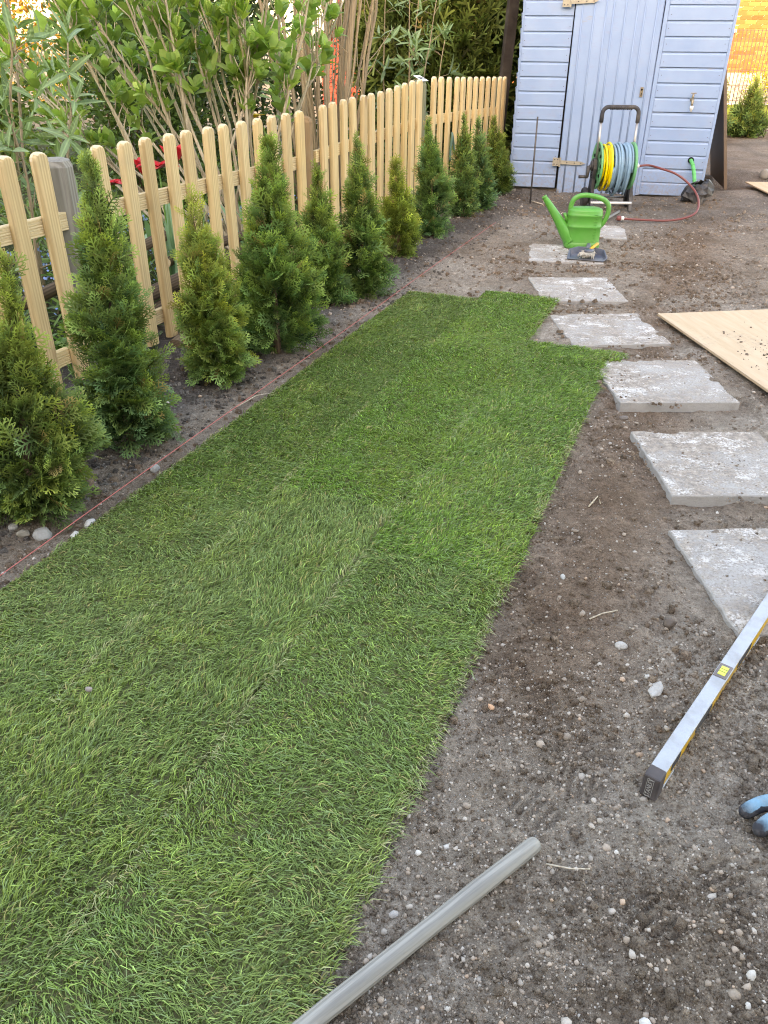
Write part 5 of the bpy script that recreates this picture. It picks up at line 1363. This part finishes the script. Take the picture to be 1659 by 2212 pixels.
# ------------------------------------------------------------------ wire fence, sunlit yard and houses beyond
wf = empty('wire_mesh_fence', (2.4, 13.45, 0), R(-1), 'thin dark welded wire mesh fence beyond the shed', 'fence')
m_ = MB()
for k in range(150): m_.box((k*.055, 0, .70), (.008,.008,1.36))
for z in (.06,.26,.46,.66,.86,1.06,1.26,1.37): m_.box((4.1, -.006, z), (8.3,.007,.007)); m_.box((4.1, .006, z), (8.3,.007,.007))
m_.build('wire_mesh', PAL['wire'], wf)
for x in (0,2.5,5.0,7.5): part('post', PAL['wire'], (x, .05, .72), (.05,.05,1.44), wf)
kb = MB(); kb.box((7,14.0,.07), (11,.12,.16)); props(kb.build('kerb', PAL['paving'], None, bevel=.01), kind='structure')
def flat(name, x0, x1, y0, y1, z, mat):
    m_ = MB(); m_.add([(x0,y0,z),(x1,y0,z),(x1,y1,z),(x0,y1,z)], [(0,1,2,3)]); return props(m_.build(name, mat), kind='structure')
flat('path', 1.5, 14, 14.06, 15.6, .012, plain('grey_path', (.30,.30,.30), .9, .1))
lm = Mat('far_grass', .9, .1); co = lm.coord(); lm.color(lm.mix(lm.noise(co, 30, 6, .7), (.10,.16,.025), (.17,.21,.035))); lm.bump(lm.noise(co, 80, 4), .6, .02)
flat('grass_verge', 1.5, 14, 15.6, 19.2, .016, lm.m)
flat('terrace', 1.5, 14, 19.2, 20.2, .02, PAL['paving'])
hs = empty('brick_house', (1.3, 20.2, 0), 0, 'sunlit orange brick house with white framed window beyond the wire fence', 'house')
m_ = MB(); m_.box((6.2, 4, 2.9), (12.4, 7.9, 5.8)); wl = m_.build('wall', PAL['brickwork'], hs)
m_ = MB(); m_.prism([(-.4,5.7),(12.8,5.7),(12.8,5.85),(-.4,5.85)], -.5, 8.5); m_.prism([(0,5.85),(12.4,5.85),(6.2,8.6)], -.4, 8.4); m_.build('roof', PAL['roof'], hs)
bmesh_ = MB(); bmesh_.box((0,0,0), (.238,.012,.071)); bm_ = bmesh_.mesh('brick', PAL['brick'])
WX0, WX1, WZ0, WZ1 = 5.20, 6.18, 1.42, 2.7               # window opening (local)
cnt = 0
for row in range(26):
    zz = .06+row*.083
    for c in range(12):
        xx = 5.35+c*.25+(.125 if row % 2 else 0)
        if xx-.12 < WX1+.03 and zz > WZ0-.1: continue
        if cnt >= 296: break
        link('brick', bm_, wl, (xx, .046+random.uniform(-.001,.001), zz)); cnt += 1
part('window_sill', PAL['render'], ((WX0+WX1)/2+.03, .0, WZ0-.03), (WX1-WX0+.16,.16,.06), hs)
m_ = MB(); fw = .09
for (cx0,cz0,dx0,dz0) in ((WX0+fw/2,(WZ0+WZ1)/2,fw,WZ1-WZ0),(WX1-fw/2,(WZ0+WZ1)/2,fw,WZ1-WZ0),((WX0+WX1)/2,WZ1-fw/2,WX1-WX0-2*fw,fw),((WX0+WX1)/2,WZ0+fw/2,WX1-WX0-2*fw,fw)): m_.box((cx0,.02,cz0), (dx0,.08,dz0))
wn = m_.build('window', PAL['render'], hs); m_ = MB(); m_.box(((WX0+WX1)/2,.03,(WZ0+WZ1)/2), (WX1-WX0-2*fw,.02,WZ1-WZ0-2*fw)); m_.build('pane', PAL['glass'], wn)
part('planter', PAL['concrete'], (6.9,-.35,.3), (1.6,.4,.6), hs)

rh = empty('red_playhouse', (-1.45, 17.2, 0), R(4), 'red garden hut catching the sun behind the bare stems', 'hut')
for k in range(10): part('board', PAL['redwall'], (.55, 0, .055+k*.1), (.72,.022,.094), rh, rot=(R(-3),0,0))
part('carcass', PAL['redwall'], (.55, .72, .55), (.70,1.4,1.05), rh)
m_ = MB(); m_.prism([(.02,.80),(.55,1.75),(1.08,.80),(1.08,.88),(.55,1.85),(.02,.88)], -.45, 1.7); m_.build('roof', plain('crimson_shade', (.22,.012,.02), .7, .2), rh)  # added roof; its darker crimson paints the shade on the upper red
m_ = MB(); m_.prism([(.19,1.05),(.91,1.05),(.55,1.66)], -.012, .02); m_.build('gable', PAL['redwall'], rh)

# the house behind the camera: its shadow lies over the whole garden
bh = empty('rear_house', (0, -4.2, 0), 0, 'pale rendered two storey house closing the near end of the garden', 'house')
part('wall', PAL['render'], (0, -3.6, 2.75), (34, 7.0, 5.5), bh)
m_ = MB()
m_.add([(-17.4,.35,5.45),(17.4,.35,5.45),(17.4,-3.6,8.15),(-17.4,-3.6,8.15),(17.4,-7.5,5.45),(-17.4,-7.5,5.45)], [(0,1,2,3),(3,2,4,5),(1,4,2),(0,3,5),(0,5,4,1)])
m_.build('roof', PAL['roof'], bh)
for x in (-9,-5.5,-2,5.5,9):
    for z in (1.5,4.1):
        wn = part('window', PAL['whiteplastic'], (x, -.08, z), (1.3,.1,1.3), bh); part('pane', PAL['glass'], (x, -.02, z), (1.1,.02,1.1), bh)
part('door', PAL['glass'], (1.8,-.06,1.05), (1.8,.12,2.1), bh)
